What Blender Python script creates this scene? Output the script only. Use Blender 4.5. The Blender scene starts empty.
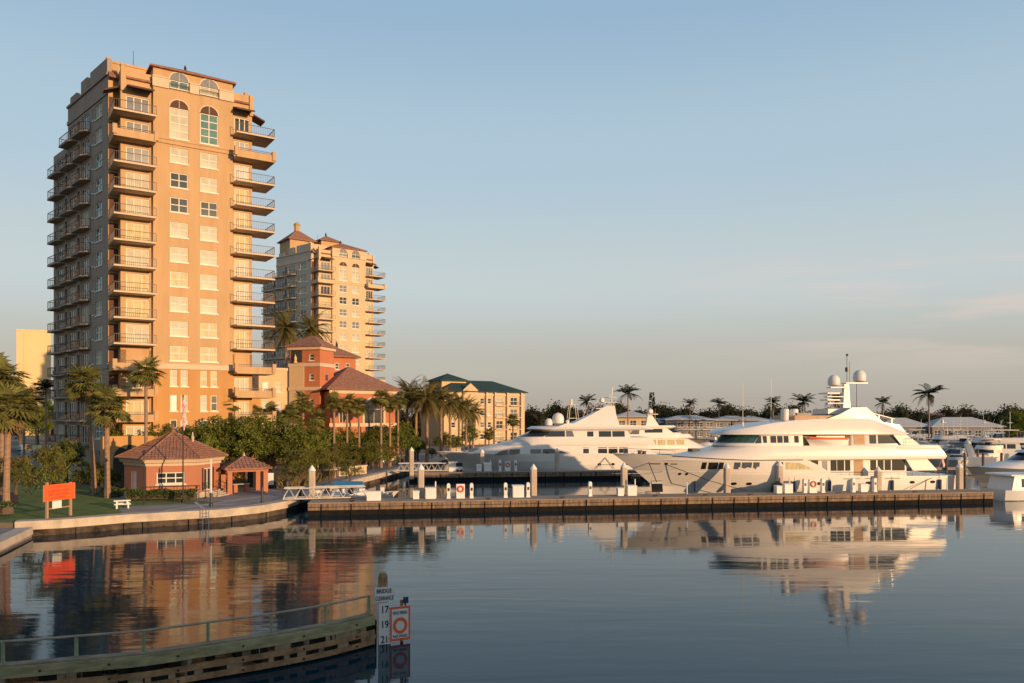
import bpy, bmesh, math, random
from mathutils import Vector, Matrix
R = math.radians
scene = bpy.context.scene
col = scene.collection
rng = random.Random(7)

# ------------------------------------------------------------------ camera
F, HORIZON, EYE = 800.0, 415.0, 9.5
cam = bpy.data.cameras.new('camera'); cam_ob = bpy.data.objects.new('camera', cam); col.objects.link(cam_ob)
cam.lens = 36.0 * F / 1024.0; cam.sensor_width = 36.0
cam_ob.location = (0, 0, EYE); cam_ob.rotation_euler = (R(90), 0, 0)
cam.shift_y = (HORIZON - 341.5) / 1024.0
cam.clip_start = 0.1; cam.clip_end = 9000
scene.camera = cam_ob

# ------------------------------------------------------------------ sky and sun
SUN_EL, SUN_AZ = 7.0, 48.5          # elevation; degrees to the right of straight behind the camera
sd = Vector((math.sin(R(SUN_AZ)) * math.cos(R(SUN_EL)), -math.cos(R(SUN_AZ)) * math.cos(R(SUN_EL)), math.sin(R(SUN_EL))))
w = bpy.data.worlds.new('World'); scene.world = w; w.use_nodes = True
nt = w.node_tree; N = nt.nodes; Lk = nt.links
bg = N['Background']; bg.inputs['Strength'].default_value = 0.15
sky = N.new('ShaderNodeTexSky'); sky.sky_type = 'NISHITA'; sky.sun_disc = False
sky.sun_elevation = R(SUN_EL); sky.sun_rotation = math.atan2(sd.x, sd.y)
sky.air_density = 1.0; sky.dust_density = 2.2; sky.ozone_density = 1.6; sky.altitude = 0
# thin high cloud low over the far shore
tc = N.new('ShaderNodeTexCoord'); mp = N.new('ShaderNodeMapping'); mp.inputs['Scale'].default_value = (2.2, 2.2, 17.0)
Lk.new(tc.outputs['Generated'], mp.inputs['Vector'])
nz = N.new('ShaderNodeTexNoise'); nz.inputs['Scale'].default_value = 1.7; nz.inputs['Detail'].default_value = 5; nz.inputs['Roughness'].default_value = 0.55
Lk.new(mp.outputs['Vector'], nz.inputs['Vector'])
cr = N.new('ShaderNodeMapRange'); cr.inputs['From Min'].default_value = 0.46; cr.inputs['From Max'].default_value = 0.72
Lk.new(nz.outputs['Fac'], cr.inputs['Value'])
sx = N.new('ShaderNodeSeparateXYZ'); Lk.new(tc.outputs['Generated'], sx.inputs[0])
def rngnode(src, a, b, c, d):
    m = N.new('ShaderNodeMapRange'); m.interpolation_type = 'SMOOTHSTEP'
    for k, v in zip(('From Min', 'From Max', 'To Min', 'To Max'), (a, b, c, d)): m.inputs[k].default_value = v
    Lk.new(src, m.inputs['Value']); return m.outputs[0]
def mul(a, b):
    m = N.new('ShaderNodeMath'); m.operation = 'MULTIPLY'; Lk.new(a, m.inputs[0]); Lk.new(b, m.inputs[1]); return m.outputs[0]
cm = mul(mul(rngnode(sx.outputs['Z'], 0.03, 0.10, 0, 1), rngnode(sx.outputs['Z'], 0.12, 0.22, 1, 0)), rngnode(sx.outputs['X'], 0.10, 0.45, 0, 0.7))
cm = mul(cm, cr.outputs[0])
mx = N.new('ShaderNodeMix'); mx.data_type = 'RGBA'; mx.inputs[7].default_value = (3.9, 3.0, 2.6, 1)
# humid evening air: pale rose grey at the horizon, clear pale blue above, blended over the sky model
gr = N.new('ShaderNodeValToRGB'); gr.color_ramp.interpolation = 'EASE'
SKY = ((0.0, (2.26, 1.99, 1.72)), (0.06, (2.46, 2.34, 2.08)), (0.16, (2.72, 3.02, 3.05)), (0.31, (2.12, 2.80, 3.28)), (0.47, (1.52, 2.28, 3.05)), (0.72, (0.62, 1.1, 1.8)))
while len(gr.color_ramp.elements) < len(SKY): gr.color_ramp.elements.new(0.5)
for e, (p_, c_) in zip(gr.color_ramp.elements, SKY): e.position = p_; e.color = (*c_, 1)
Lk.new(sx.outputs['Z'], gr.inputs[0])
hz = N.new('ShaderNodeMix'); hz.data_type = 'RGBA'
Lk.new(rngnode(sx.outputs['Z'], 0.5, 0.9, 0.9, 0.5), hz.inputs[0]); Lk.new(sky.outputs[0], hz.inputs[6]); Lk.new(gr.outputs[0], hz.inputs[7])
Lk.new(hz.outputs[2], mx.inputs[6]); Lk.new(cm, mx.inputs[0]); Lk.new(mx.outputs[2], bg.inputs['Color'])

sun = bpy.data.lights.new('sun', 'SUN'); sun.energy = 3.6; sun.angle = R(0.5); sun.color = (1.0, 0.63, 0.33)
so = bpy.data.objects.new('sun', sun); col.objects.link(so)
so.rotation_euler = sd.to_track_quat('Z', 'Y').to_euler(); so.location = (60, -60, 60)
vs = scene.view_settings
vs.view_transform = 'Standard'; vs.look = 'None'; vs.exposure = 0.5; vs.gamma = 1.0; vs.use_curve_mapping = False
scene.cycles.max_bounces = 6; scene.cycles.diffuse_bounces = 2; scene.cycles.glossy_bounces = 4; scene.cycles.transparent_max_bounces = 6
scene.cycles.caustics_reflective = False; scene.cycles.caustics_refractive = False

# ------------------------------------------------------------------ materials
def mat(name, c, rough=0.7, var=0.12, scale=1.5, bump=0.0, bscale=20.0, metal=0.0, spec=0.5, c2=None, stretch=(1, 1, 1), trans=0.0, coat=0.0, detail=4.0):
    m = bpy.data.materials.new(name); m.use_nodes = True
    n = m.node_tree.nodes; l = m.node_tree.links; p = n['Principled BSDF']
    p.inputs['Roughness'].default_value = rough; p.inputs['Metallic'].default_value = metal
    p.inputs['Specular IOR Level'].default_value = spec
    if coat: p.inputs['Coat Weight'].default_value = coat; p.inputs['Coat Roughness'].default_value = 0.06
    t = n.new('ShaderNodeTexCoord'); mpn = n.new('ShaderNodeMapping'); mpn.inputs['Scale'].default_value = stretch
    l.new(t.outputs['Object'], mpn.inputs['Vector'])
    z = n.new('ShaderNodeTexNoise'); z.inputs['Scale'].default_value = scale; z.inputs['Detail'].default_value = detail; z.inputs['Roughness'].default_value = 0.65
    l.new(mpn.outputs[0], z.inputs['Vector'])
    r = n.new('ShaderNodeValToRGB'); r.color_ramp.elements[0].position = 0.3; r.color_ramp.elements[1].position = 0.7
    a = [max(0, x * (1 - var)) for x in c]; b = [min(1, x * (1 + var)) for x in (c2 or c)]
    r.color_ramp.elements[0].color = (*a, 1); r.color_ramp.elements[1].color = (*b, 1)
    l.new(z.outputs['Fac'], r.inputs[0]); l.new(r.outputs[0], p.inputs['Base Color'])
    if bump:
        z2 = n.new('ShaderNodeTexNoise'); z2.inputs['Scale'].default_value = bscale; z2.inputs['Detail'].default_value = 3
        l.new(mpn.outputs[0], z2.inputs['Vector'])
        bn = n.new('ShaderNodeBump'); bn.inputs['Strength'].default_value = bump; bn.inputs['Distance'].default_value = 0.05
        l.new(z2.outputs['Fac'], bn.inputs['Height']); l.new(bn.outputs[0], p.inputs['Normal'])
    if trans:
        tb = n.new('ShaderNodeBsdfTranslucent'); ms = n.new('ShaderNodeMixShader'); ms.inputs[0].default_value = trans
        l.new(r.outputs[0], tb.inputs['Color']); l.new(p.outputs[0], ms.inputs[1]); l.new(tb.outputs[0], ms.inputs[2])
        l.new(ms.outputs[0], n['Material Output'].inputs['Surface'])
    return m
def brickmat(name, c1, c2, mortar, scale, rough=0.85):
    m = mat(name, c1, rough); n = m.node_tree.nodes; l = m.node_tree.links
    t = n.new('ShaderNodeTexCoord'); b = n.new('ShaderNodeTexBrick'); b.inputs['Scale'].default_value = scale
    b.inputs['Color1'].default_value = (*c1, 1); b.inputs['Color2'].default_value = (*c2, 1); b.inputs['Mortar'].default_value = (*mortar, 1)
    mp_ = n.new('ShaderNodeMapping'); mp_.inputs['Rotation'].default_value = (R(90), 0, 0)
    l.new(t.outputs['Object'], mp_.inputs[0]); l.new(mp_.outputs[0], b.inputs['Vector']); l.new(b.outputs['Color'], n['Principled BSDF'].inputs['Base Color'])
    return m
M = {}
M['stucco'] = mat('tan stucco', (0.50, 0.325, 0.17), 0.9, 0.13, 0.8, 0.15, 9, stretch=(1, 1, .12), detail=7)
M['stucco_pale'] = mat('pale tan stucco', (0.60, 0.44, 0.27), 0.9, 0.08, 0.8, 0.15, 9, stretch=(1, 1, .12), detail=7)
M['stucco_pale_side'] = mat('pale shaded side stucco', (0.56, 0.45, 0.34), 0.9, 0.08, 0.8, 0.15, 9, stretch=(1, 1, .12))  # farther tower's side: shade and haze greyed into the colour
M['stucco_low'] = mat('ochre stucco', (0.50, 0.265, 0.095), 0.9, 0.10, 0.7, 0.15, 9, stretch=(1, 1, .15), detail=7)
M['stucco_gray'] = mat('taupe shade and brown wall stucco', (0.34, 0.26, 0.20), 0.9, 0.14, 0.8, 0.15, 9, stretch=(1, 1, .12), detail=7)  # nearer tower's side shade toned into the colour; also plain brown far walls
M['trim'] = mat('cream trim', (0.62, 0.47, 0.33), 0.85, 0.06, 0.8)
M['cream'] = mat('cream stucco', (0.60, 0.44, 0.26), 0.9, 0.06, 0.4)
M['red'] = mat('terracotta stucco', (0.47, 0.165, 0.08), 0.9, 0.10, 0.4, 0.1, 8)
M['tile'] = mat('clay roof tile', (0.25, 0.115, 0.075), 0.85, 0.25, 2.5, 0.5, 6, c2=(0.30, 0.15, 0.10))
M['greentile'] = mat('green metal roof', (0.018, 0.05, 0.045), 0.75, 0.2, 0.6)
M['rail'] = mat('dark bronze railing', (0.055, 0.035, 0.028), 0.5, 0.2, 3, metal=0.3)
M['frame'] = mat('white window frame', (0.74, 0.69, 0.60), 0.6, 0.04, 2)
M['glass'] = mat('dark window glass', (0.035, 0.045, 0.045), 0.10, 0.3, 0.8, spec=0.6)
M['blind'] = mat('pale blind behind glass', (0.42, 0.395, 0.30), 0.4, 0.22, 0.55, spec=0.25)
M['curtain'] = mat('yellow curtain and warm reflection', (0.52, 0.44, 0.25), 0.5, 0.3, 2, spec=0.2, stretch=(3, 3, 0.3))  # curtain yellow also stands for warm light reflected in the panes
M['greenglass'] = mat('green tinted glass', (0.10, 0.20, 0.17), 0.07, 0.25, 0.8, spec=0.9)
M['bluegray'] = mat('blue grey glass', (0.09, 0.10, 0.12), 0.22, 0.3, 1.2, spec=0.9)
M['shade'] = mat('brown awning cloth', (0.10, 0.05, 0.035), 0.9, 0.15, 2)
M['concrete'] = mat('weathered concrete', (0.50, 0.42, 0.33), 0.9, 0.22, 0.9, 0.4, 14)
M['concrete_wet_shade'] = mat('stained wet concrete with recess shade', (0.05, 0.038, 0.03), 0.85, 0.5, 0.8, 0.4, 6, c2=(0.10, 0.075, 0.055), spec=0.2)  # wet concrete, with the shade under the coping put into the colour
M['pave'] = mat('promenade paving', (0.27, 0.235, 0.225), 0.9, 0.14, 0.7, 0.15, 20)
M['pave_light'] = mat('pale paving band', (0.52, 0.46, 0.41), 0.9, 0.1, 1.5)
M['land'] = mat('sandy soil', (0.16, 0.13, 0.085), 0.95, 0.25, 0.15, 0.3, 3)
M['lawn'] = mat('lawn grass', (0.06, 0.15, 0.02), 0.95, 0.35, 0.5, 0.9, 30, c2=(0.13, 0.165, 0.035), detail=10)
M['mulch'] = mat('red bark mulch', (0.11, 0.035, 0.025), 0.95, 0.35, 6, 0.6, 20)
M['asphalt'] = mat('asphalt', (0.06, 0.06, 0.062), 0.9, 0.15, 1, 0.2, 20)
M['wood'] = mat('weathered dock planks', (0.30, 0.235, 0.18), 0.85, 0.25, 1.2, 0.4, 12, stretch=(0.4, 4, 4))
M['dockface'] = mat('brown dock timbers', (0.145, 0.098, 0.066), 0.9, 0.5, 1.6, 0.6, 7, stretch=(2.6, 1, 0.5), c2=(0.23, 0.155, 0.10), detail=8)
M['fendergreen'] = mat('mossy green timber', (0.28, 0.26, 0.125), 0.85, 0.35, 1.3, 0.5, 10, stretch=(1, 1, 4), c2=(0.37, 0.32, 0.17), detail=7)
M['fenderbrown'] = mat('rusty brown timber', (0.25, 0.135, 0.062), 0.85, 0.5, 1.5, 0.5, 10, c2=(0.34, 0.20, 0.095), detail=7)
M['fendertop'] = mat('bleached timber', (0.29, 0.21, 0.13), 0.85, 0.35, 2, 0.3, 12)
M['railgreen'] = mat('pale green painted steel', (0.27, 0.30, 0.17), 0.6, 0.2, 3)
M['railrust'] = mat('faded handrail', (0.36, 0.29, 0.21), 0.6, 0.25, 2)
M['wet'] = mat('black wet piling and dock shade', (0.016, 0.014, 0.012), 0.9, 0.4, 2, spec=0.1)  # wet timber black; also serves as the shade strip under the docks
M['pile'] = mat('concrete piling', (0.50, 0.41, 0.33), 0.85, 0.16, 1.2, 0.3, 12, stretch=(1, 1, 0.4))
M['white'] = mat('white paint', (0.76, 0.74, 0.70), 0.5, 0.05, 1.5)
M['gel'] = mat('white gelcoat', (0.74, 0.69, 0.63), 0.3, 0.03, 0.4, spec=0.5)
M['gel_cool'] = mat('aged white gelcoat', (0.66, 0.65, 0.63), 0.35, 0.06, 0.6)
M['hullgray'] = mat('grey hull paint darkened for shade', (0.17, 0.185, 0.21), 0.25, 0.04, 0.5)  # grey darkened in the paint to stand for shade on the yacht
M['boot'] = mat('dark boot stripe', (0.03, 0.032, 0.04), 0.4, 0.2, 2)
M['yglass'] = mat('tinted yacht glass', (0.015, 0.017, 0.018), 0.05, 0.2, 1, spec=0.8)
M['teal'] = mat('teal windshield glass', (0.03, 0.085, 0.09), 0.06, 0.2, 1, spec=0.8)
M['teak'] = mat('teak', (0.36, 0.20, 0.10), 0.7, 0.2, 3, stretch=(1, 8, 1))
M['rib_tan'] = mat('tan canvas', (0.50, 0.33, 0.20), 0.85, 0.1, 2)
M['steel'] = mat('polished steel', (0.62, 0.60, 0.57), 0.25, 0.05, 2, metal=1.0)
M['alum'] = mat('painted aluminium truss', (0.66, 0.63, 0.58), 0.5, 0.05, 2)
M['black'] = mat('black rubber', (0.02, 0.02, 0.022), 0.7, 0.2, 4)
M['iron'] = mat('black iron', (0.025, 0.022, 0.022), 0.5, 0.2, 4)
M['orange'] = mat('fluorescent orange board', (0.95, 0.115, 0.02), 0.6, 0.05, 1.5)
M['orangered'] = mat('orange sign paint', (0.85, 0.13, 0.03), 0.6, 0.08, 6)
M['lifering'] = mat('red life ring', (0.65, 0.09, 0.04), 0.5, 0.08, 4)
M['blue'] = mat('blue tarpaulin', (0.03, 0.16, 0.33), 0.6, 0.15, 3)
M['navy'] = mat('navy canvas', (0.03, 0.05, 0.11), 0.8, 0.15, 3)
M['postwood'] = mat('sign post timber', (0.40, 0.25, 0.16), 0.85, 0.2, 3, stretch=(4, 4, 0.5))
M['brick'] = brickmat('pink brick', (0.46, 0.17, 0.09), (0.40, 0.14, 0.075), (0.46, 0.24, 0.16), 5.0)
M['bark'] = mat('palm bark', (0.30, 0.19, 0.125), 0.95, 0.3, 1.5, 0.9, 5, stretch=(1, 1, 5), detail=6)
M['bark_dark'] = mat('tree bark', (0.12, 0.085, 0.06), 0.95, 0.3, 2, 0.7, 8)
M['leaf_a'] = mat('palm leaf', (0.14, 0.15, 0.038), 0.75, 0.45, 0.9, trans=0.35, c2=(0.24, 0.23, 0.07), spec=0.15)
M['leaf_b'] = mat('dry palm frond', (0.22, 0.14, 0.06), 0.8, 0.3, 1.5, trans=0.2)
M['leaf_c'] = mat('broad leaf', (0.10, 0.14, 0.025), 0.75, 0.45, 0.25, trans=0.35, c2=(0.18, 0.205, 0.04), spec=0.12)
M['leaf_d'] = mat('young broad leaf', (0.17, 0.18, 0.035), 0.75, 0.3, 0.3, trans=0.35, spec=0.12)
M['leaf_e'] = mat('dark evergreen leaf', (0.05, 0.06, 0.022), 0.8, 0.35, 0.4, trans=0.2, spec=0.1)
M['leaf_f'] = mat('olive brown leaf', (0.17, 0.145, 0.045), 0.75, 0.35, 0.6, trans=0.3, spec=0.12)
M['far_a'] = mat('far dark tree leaf', (0.03, 0.036, 0.018), 0.9, 0.4, 0.05, spec=0.05, trans=0.15)
M['far_b'] = mat('far brown tree leaf', (0.055, 0.045, 0.024), 0.9, 0.4, 0.05, spec=0.05, trans=0.15)
M['reed'] = mat('ornamental grass', (0.19, 0.15, 0.065), 0.8, 0.3, 1.2, trans=0.25)
M['hedge'] = mat('clipped hedge leaf', (0.035, 0.065, 0.018), 0.6, 0.4, 1.2, trans=0.2)
M['roofwhite'] = mat('white roof', (0.46, 0.46, 0.46), 0.7, 0.07, 0.3)
M['wallblue'] = mat('pale house wall', (0.22, 0.22, 0.24), 0.9, 0.1, 0.4)
M['farwall'] = mat('far cream wall', (0.72, 0.52, 0.27), 0.9, 0.05, 0.1)
M['flagred'] = mat('red and white flag cloth', (0.60, 0.06, 0.05), 0.9, 0.3, 3, c2=(0.7, 0.6, 0.55))
M['text'] = mat('dark sign lettering', (0.03, 0.03, 0.03), 0.6, 0.05, 2)
M['textfaint'] = mat('darker orange lettering', (0.72, 0.05, 0.012), 0.6, 0.05, 2)
M['carpaint'] = mat('silver car paint', (0.40, 0.42, 0.46), 0.3, 0.03, 1, coat=0.5)
M['carwhite'] = mat('white car paint', (0.70, 0.70, 0.70), 0.3, 0.03, 1, coat=0.5)

def ramp_tile(m):          # rows of barrel tiles running down the slope
    n = m.node_tree.nodes; l = m.node_tree.links
    t = n.new('ShaderNodeTexCoord'); wv = n.new('ShaderNodeTexWave'); wv.bands_direction = 'Z'; wv.inputs['Scale'].default_value = 1.6; wv.inputs['Distortion'].default_value = 0.6
    l.new(t.outputs['Object'], wv.inputs['Vector'])
    b = n.new('ShaderNodeBump'); b.inputs['Strength'].default_value = 0.6; b.inputs['Distance'].default_value = 0.08
    l.new(wv.outputs['Fac'], b.inputs['Height']); l.new(b.outputs[0], n['Principled BSDF'].inputs['Normal'])
ramp_tile(M['tile'])

# ------------------------------------------------------------------ helpers
class MB:
    def __init__(s): s.v = []; s.f = []; s.m = []
    def add(s, vs, fs, m=0):
        o = len(s.v); s.v += [tuple(p) for p in vs]
        for f in fs: s.f.append(tuple(i + o for i in f)); s.m.append(m)
        return s
    def box(s, x0, y0, z0, x1, y1, z1, m=0):
        return s.add([(x0, y0, z0), (x1, y0, z0), (x1, y1, z0), (x0, y1, z0), (x0, y0, z1), (x1, y0, z1), (x1, y1, z1), (x0, y1, z1)],
                     [(3, 2, 1, 0), (4, 5, 6, 7), (0, 1, 5, 4), (1, 2, 6, 5), (2, 3, 7, 6), (3, 0, 4, 7)], m)
    def poly(s, pts, m=0): return s.add(pts, [tuple(range(len(pts)))], m)
    def extr(s, pts, vec, m=0):
        n = len(pts); vec = Vector(vec); a = [Vector(p) for p in pts]; b = [p + vec for p in a]
        return s.add(a + b, [tuple(range(n - 1, -1, -1)), tuple(range(n, 2 * n))] + [(i, (i + 1) % n, n + (i + 1) % n, n + i) for i in range(n)], m)
    def prism(s, pts, z0, z1, m=0): return s.extr([(p[0], p[1], z0) for p in pts], (0, 0, z1 - z0), m)
    def loft(s, rings, m=0, cap=True, closed=True):
        n = len(rings[0]); fs = []
        for k in range(len(rings) - 1):
            for i in range(n if closed else n - 1):
                j = (i + 1) % n; fs.append((k * n + i, k * n + j, (k + 1) * n + j, (k + 1) * n + i))
        if cap: fs += [tuple(range(n - 1, -1, -1)), tuple((len(rings) - 1) * n + i for i in range(n))]
        return s.add([p for r in rings for p in r], fs, m)
    def tube(s, path, rad, n=6, m=0):
        path = [Vector(p) for p in path]; rings = []
        if not hasattr(rad, '__len__'): rad = [rad] * len(path)
        for i, p in enumerate(path):
            d = (path[min(i + 1, len(path) - 1)] - path[max(i - 1, 0)]).normalized()
            a = d.cross(Vector((0, 0, 1)) if abs(d.z) < 0.9 else Vector((1, 0, 0))).normalized(); b = d.cross(a)
            rings.append([p + (a * math.cos(2 * math.pi * k / n) + b * math.sin(2 * math.pi * k / n)) * rad[i] for k in range(n)])
        return s.loft(rings, m)
    def bar(s, p0, p1, w, h, m=0):
        p0, p1 = Vector(p0), Vector(p1); d = (p1 - p0).normalized()
        a = d.cross(Vector((0, 0, 1)) if abs(d.z) < 0.95 else Vector((0, 1, 0))).normalized() * w / 2; b = a.normalized().cross(d) * h / 2
        return s.loft([[p + a + b, p - a + b, p - a - b, p + a - b] for p in (p0, p1)], m)
    def lathe(s, prof, n=16, c=(0, 0, 0), m=0):
        return s.loft([[(c[0] + r * math.cos(2 * math.pi * k / n), c[1] + r * math.sin(2 * math.pi * k / n), c[2] + z) for k in range(n)] for r, z in prof], m)
    def mesh(s, name, mats, smooth=False, fix=True):
        me = bpy.data.meshes.new(name); me.from_pydata(s.v, [], s.f)
        for x in (mats if isinstance(mats, (list, tuple)) else [mats]): me.materials.append(M[x] if isinstance(x, str) else x)
        me.polygons.foreach_set('material_index', s.m)
        if fix:
            b = bmesh.new(); b.from_mesh(me); bmesh.ops.recalc_face_normals(b, faces=b.faces); b.to_mesh(me); b.free()
        if smooth:
            me.polygons.foreach_set('use_smooth', [True] * len(me.polygons))
            try: me.set_sharp_from_angle(angle=R(38))
            except Exception: pass
        me.update(); return me
    def build(s, name, mats, parent=None, smooth=False, fix=True, loc=None, rz=0):
        return O(name, s.mesh(name, mats, smooth, fix), parent, loc, rz)
def O(name, me, parent=None, loc=None, rz=0.0):
    o = bpy.data.objects.new(name, me); col.objects.link(o)
    if parent: o.parent = parent
    if loc is not None: o.location = loc
    o.rotation_euler.z = rz
    return o
def tag(o, label, cat, group=None):
    o['label'] = label; o['category'] = cat
    if group: o['group'] = group
    return o
def T(name, label, cat, loc=(0, 0, 0), rz=0.0, group=None):
    return tag(O(name, None, None, loc, rz), label, cat, group)
def struct(o, kind='structure'): o['kind'] = kind; return o
def copy_tree(o, parent=None):
    kids = [c for c in o.children]
    c = o.copy(); col.objects.link(c)
    if parent: c.parent = parent
    for k in kids: copy_tree(k, c)
    return c
def put(proto, used, loc, rz, label, cat, group=None, sc=None):
    o = copy_tree(proto) if used else proto
    o.location = loc; o.rotation_euler.z = rz
    if sc: o.scale = sc if hasattr(sc, '__len__') else (sc, sc, sc)
    return tag(o, label, cat, group)
def at(px, Y, z=0.0): return Vector(((px - 512) / F * Y, Y, z))
def G(px, py, z=1.1):
    Y = F * (EYE - z) / (py - HORIZON); return Vector(((px - 512) / F * Y, Y, z))
def ZY(py, Y): return EYE - (py - HORIZON) * Y / F
LAND = 1.1
def text(name, s, size, mat_, parent, loc, rot, sx=1.0, align='CENTER'):
    cu = bpy.data.curves.new(name, 'FONT'); cu.body = s; cu.size = size; cu.align_x = align; cu.align_y = 'CENTER'; cu.extrude = 0.004; cu.offset = 0.02 * size
    t = bpy.data.objects.new(name, cu); col.objects.link(t); bpy.context.view_layer.update()
    me = bpy.data.meshes.new_from_object(t.evaluated_get(bpy.context.evaluated_depsgraph_get()))
    bpy.data.objects.remove(t); bpy.data.curves.remove(cu)
    me.materials.clear(); me.materials.append(M[mat_])
    o = O(name, me, parent, loc); o.rotation_euler = rot; o.scale = (sx, 1, 1); return o
# ------------------------------------------------------------------ water and land
wm = bpy.data.materials.new('harbour water'); wm.use_nodes = True
n = wm.node_tree.nodes; l = wm.node_tree.links; p = n['Principled BSDF']
p.inputs['Base Color'].default_value = (0.003, 0.029, 0.044, 1); p.inputs['Roughness'].default_value = 0.05; p.inputs['IOR'].default_value = 1.29; p.inputs['Specular Tint'].default_value = (0.72, 0.95, 1.0, 1)
t = n.new('ShaderNodeTexCoord'); m1 = n.new('ShaderNodeMapping'); m1.inputs['Scale'].default_value = (0.16, 0.75, 1); m1.inputs['Rotation'].default_value = (0, 0, R(-6))
l.new(t.outputs['Object'], m1.inputs[0])
z1 = n.new('ShaderNodeTexNoise'); z1.inputs['Scale'].default_value = 1.0; z1.inputs['Detail'].default_value = 4; z1.inputs['Roughness'].default_value = 0.5; z1.inputs['Distortion'].default_value = 0.4
l.new(m1.outputs[0], z1.inputs['Vector'])
m2 = n.new('ShaderNodeMapping'); m2.inputs['Scale'].default_value = (0.03, 0.10, 1); m2.inputs['Rotation'].default_value = (0, 0, R(14)); l.new(t.outputs['Object'], m2.inputs[0])
z2 = n.new('ShaderNodeTexNoise'); z2.inputs['Scale'].default_value = 1.0; z2.inputs['Detail'].default_value = 3; l.new(m2.outputs[0], z2.inputs['Vector'])
ad = n.new('ShaderNodeMath'); ad.operation = 'MULTIPLY_ADD'; ad.inputs[1].default_value = 3.0
l.new(z2.outputs['Fac'], ad.inputs[0]); l.new(z1.outputs['Fac'], ad.inputs[2])
bn = n.new('ShaderNodeBump'); bn.inputs['Strength'].default_value = 0.42; bn.inputs['Distance'].default_value = 0.045
m3 = n.new('ShaderNodeMapping'); m3.inputs['Scale'].default_value = (0.012, 0.035, 1); m3.inputs['Rotation'].default_value = (0, 0, R(-9)); l.new(t.outputs['Object'], m3.inputs[0])
z3 = n.new('ShaderNodeTexNoise'); z3.inputs['Scale'].default_value = 1.0; z3.inputs['Detail'].default_value = 4; l.new(m3.outputs[0], z3.inputs['Vector'])      # patches of breeze
r3 = n.new('ShaderNodeMapRange'); r3.inputs['From Min'].default_value = .35; r3.inputs['From Max'].default_value = .68; r3.inputs['To Min'].default_value = .15; r3.inputs['To Max'].default_value = .58
l.new(z3.outputs['Fac'], r3.inputs['Value']); l.new(r3.outputs[0], bn.inputs['Strength'])
l.new(ad.outputs[0], bn.inputs['Height']); l.new(bn.outputs[0], p.inputs['Normal']); M['water'] = wm
struct(MB().poly([(-4000, -300, 0), (4000, -300, 0), (4000, 7000, 0), (-4000, 7000, 0)]).build('water', 'water', fix=False))

QUAY = [(-38.75, 62.4), (-35.9, 63.7), (-32.1, 67.1), (-25.7, 70.5), (-23.3, 73.4), (-22.0, 77.2), (-20.6, 102), (-18, 122), (-11, 185), (-4, 232)]
land_pts = QUAY + [(30, 262), (75, 268), (420, 268), (3500, 268), (3500, 6500), (-3500, 6500), (-3500, 62.4)]
struct(MB().prism([(x, y) for x, y in land_pts], -3, LAND).build('ground', 'land'))
struct(MB().prism([(-37.4, 62.3), (-35.3, 55.0), (-33.0, 44), (-120, 44), (-120, 62.3)], -3, 0.72).build('low_quay_ground', 'pave'))
# seawall: stained wall, coloured darker for recess shade, under a pale concrete cap
def offset_line(pts, d):
    out = []
    for i, p in enumerate(pts):
        a = Vector(pts[max(i - 1, 0)]); b = Vector(pts[min(i + 1, len(pts) - 1)]); t_ = (b - a).normalized(); nrm = Vector((-t_.y, t_.x)); out.append((p[0] + nrm.x * d, p[1] + nrm.y * d))
    return out
sw = T('seawall', 'pale capped concrete seawall curving along the lawn and promenade', 'seawall', (0, 0, 0))
inn, out_ = offset_line(QUAY, 1.0), offset_line(QUAY, -0.28)
cap = MB()
for i in range(len(QUAY) - 1):
    q = [out_[i], out_[i + 1], inn[i + 1], inn[i]]
    cap.prism(q, 0.52, LAND + 0.10)
cap.build('coping', 'concrete', sw)
fc = offset_line(QUAY, -0.03); bk = offset_line(QUAY, 0.5); face = MB(); rib = MB()
for i in range(len(QUAY) - 1):
    face.prism([fc[i], fc[i + 1], bk[i + 1], bk[i]], -2, 0.519)
    a, b = Vector(fc[i]), Vector(fc[i + 1]); L_ = (b - a).length; d = (b - a) / L_; nrm = Vector((d.y, -d.x))
    k = 1.2
    while k < L_:
        c = a + d * k + nrm * 0.10; rib = MB().prism([(c.x - d.x * .16 - nrm.x * .1, c.y - d.y * .16 - nrm.y * .1), (c.x + d.x * .16 - nrm.x * .1, c.y + d.y * .16 - nrm.y * .1), (c.x + d.x * .16 + nrm.x * .1, c.y + d.y * .16 + nrm.y * .1), (c.x - d.x * .16 + nrm.x * .1, c.y - d.y * .16 + nrm.y * .1)], -1.5, 0.515)
        if b.y < 190: rib.build('buttress', 'concrete_wet_shade', sw)
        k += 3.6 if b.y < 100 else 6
face.build('wall_face', 'concrete_wet_shade', sw)
lw = T('low_seawall', 'lower mossy concrete seawall turning away beside the lawn', 'seawall')
LQ = [(-33.0, 44), (-35.3, 55.0), (-37.4, 62.0)]
a_, b_ = offset_line(LQ, 0.25), offset_line(LQ, -0.75)
b_ = offset_line(LQ, 0.9); c_ = offset_line(LQ, -0.25)
mb = MB(); mf = MB()
for i in range(2):
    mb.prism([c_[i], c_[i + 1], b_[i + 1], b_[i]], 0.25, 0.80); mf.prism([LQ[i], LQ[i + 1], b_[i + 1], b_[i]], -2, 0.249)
mb.build('coping', 'concrete', lw); mf.build('wall_face', 'concrete_wet_shade', lw)

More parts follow.
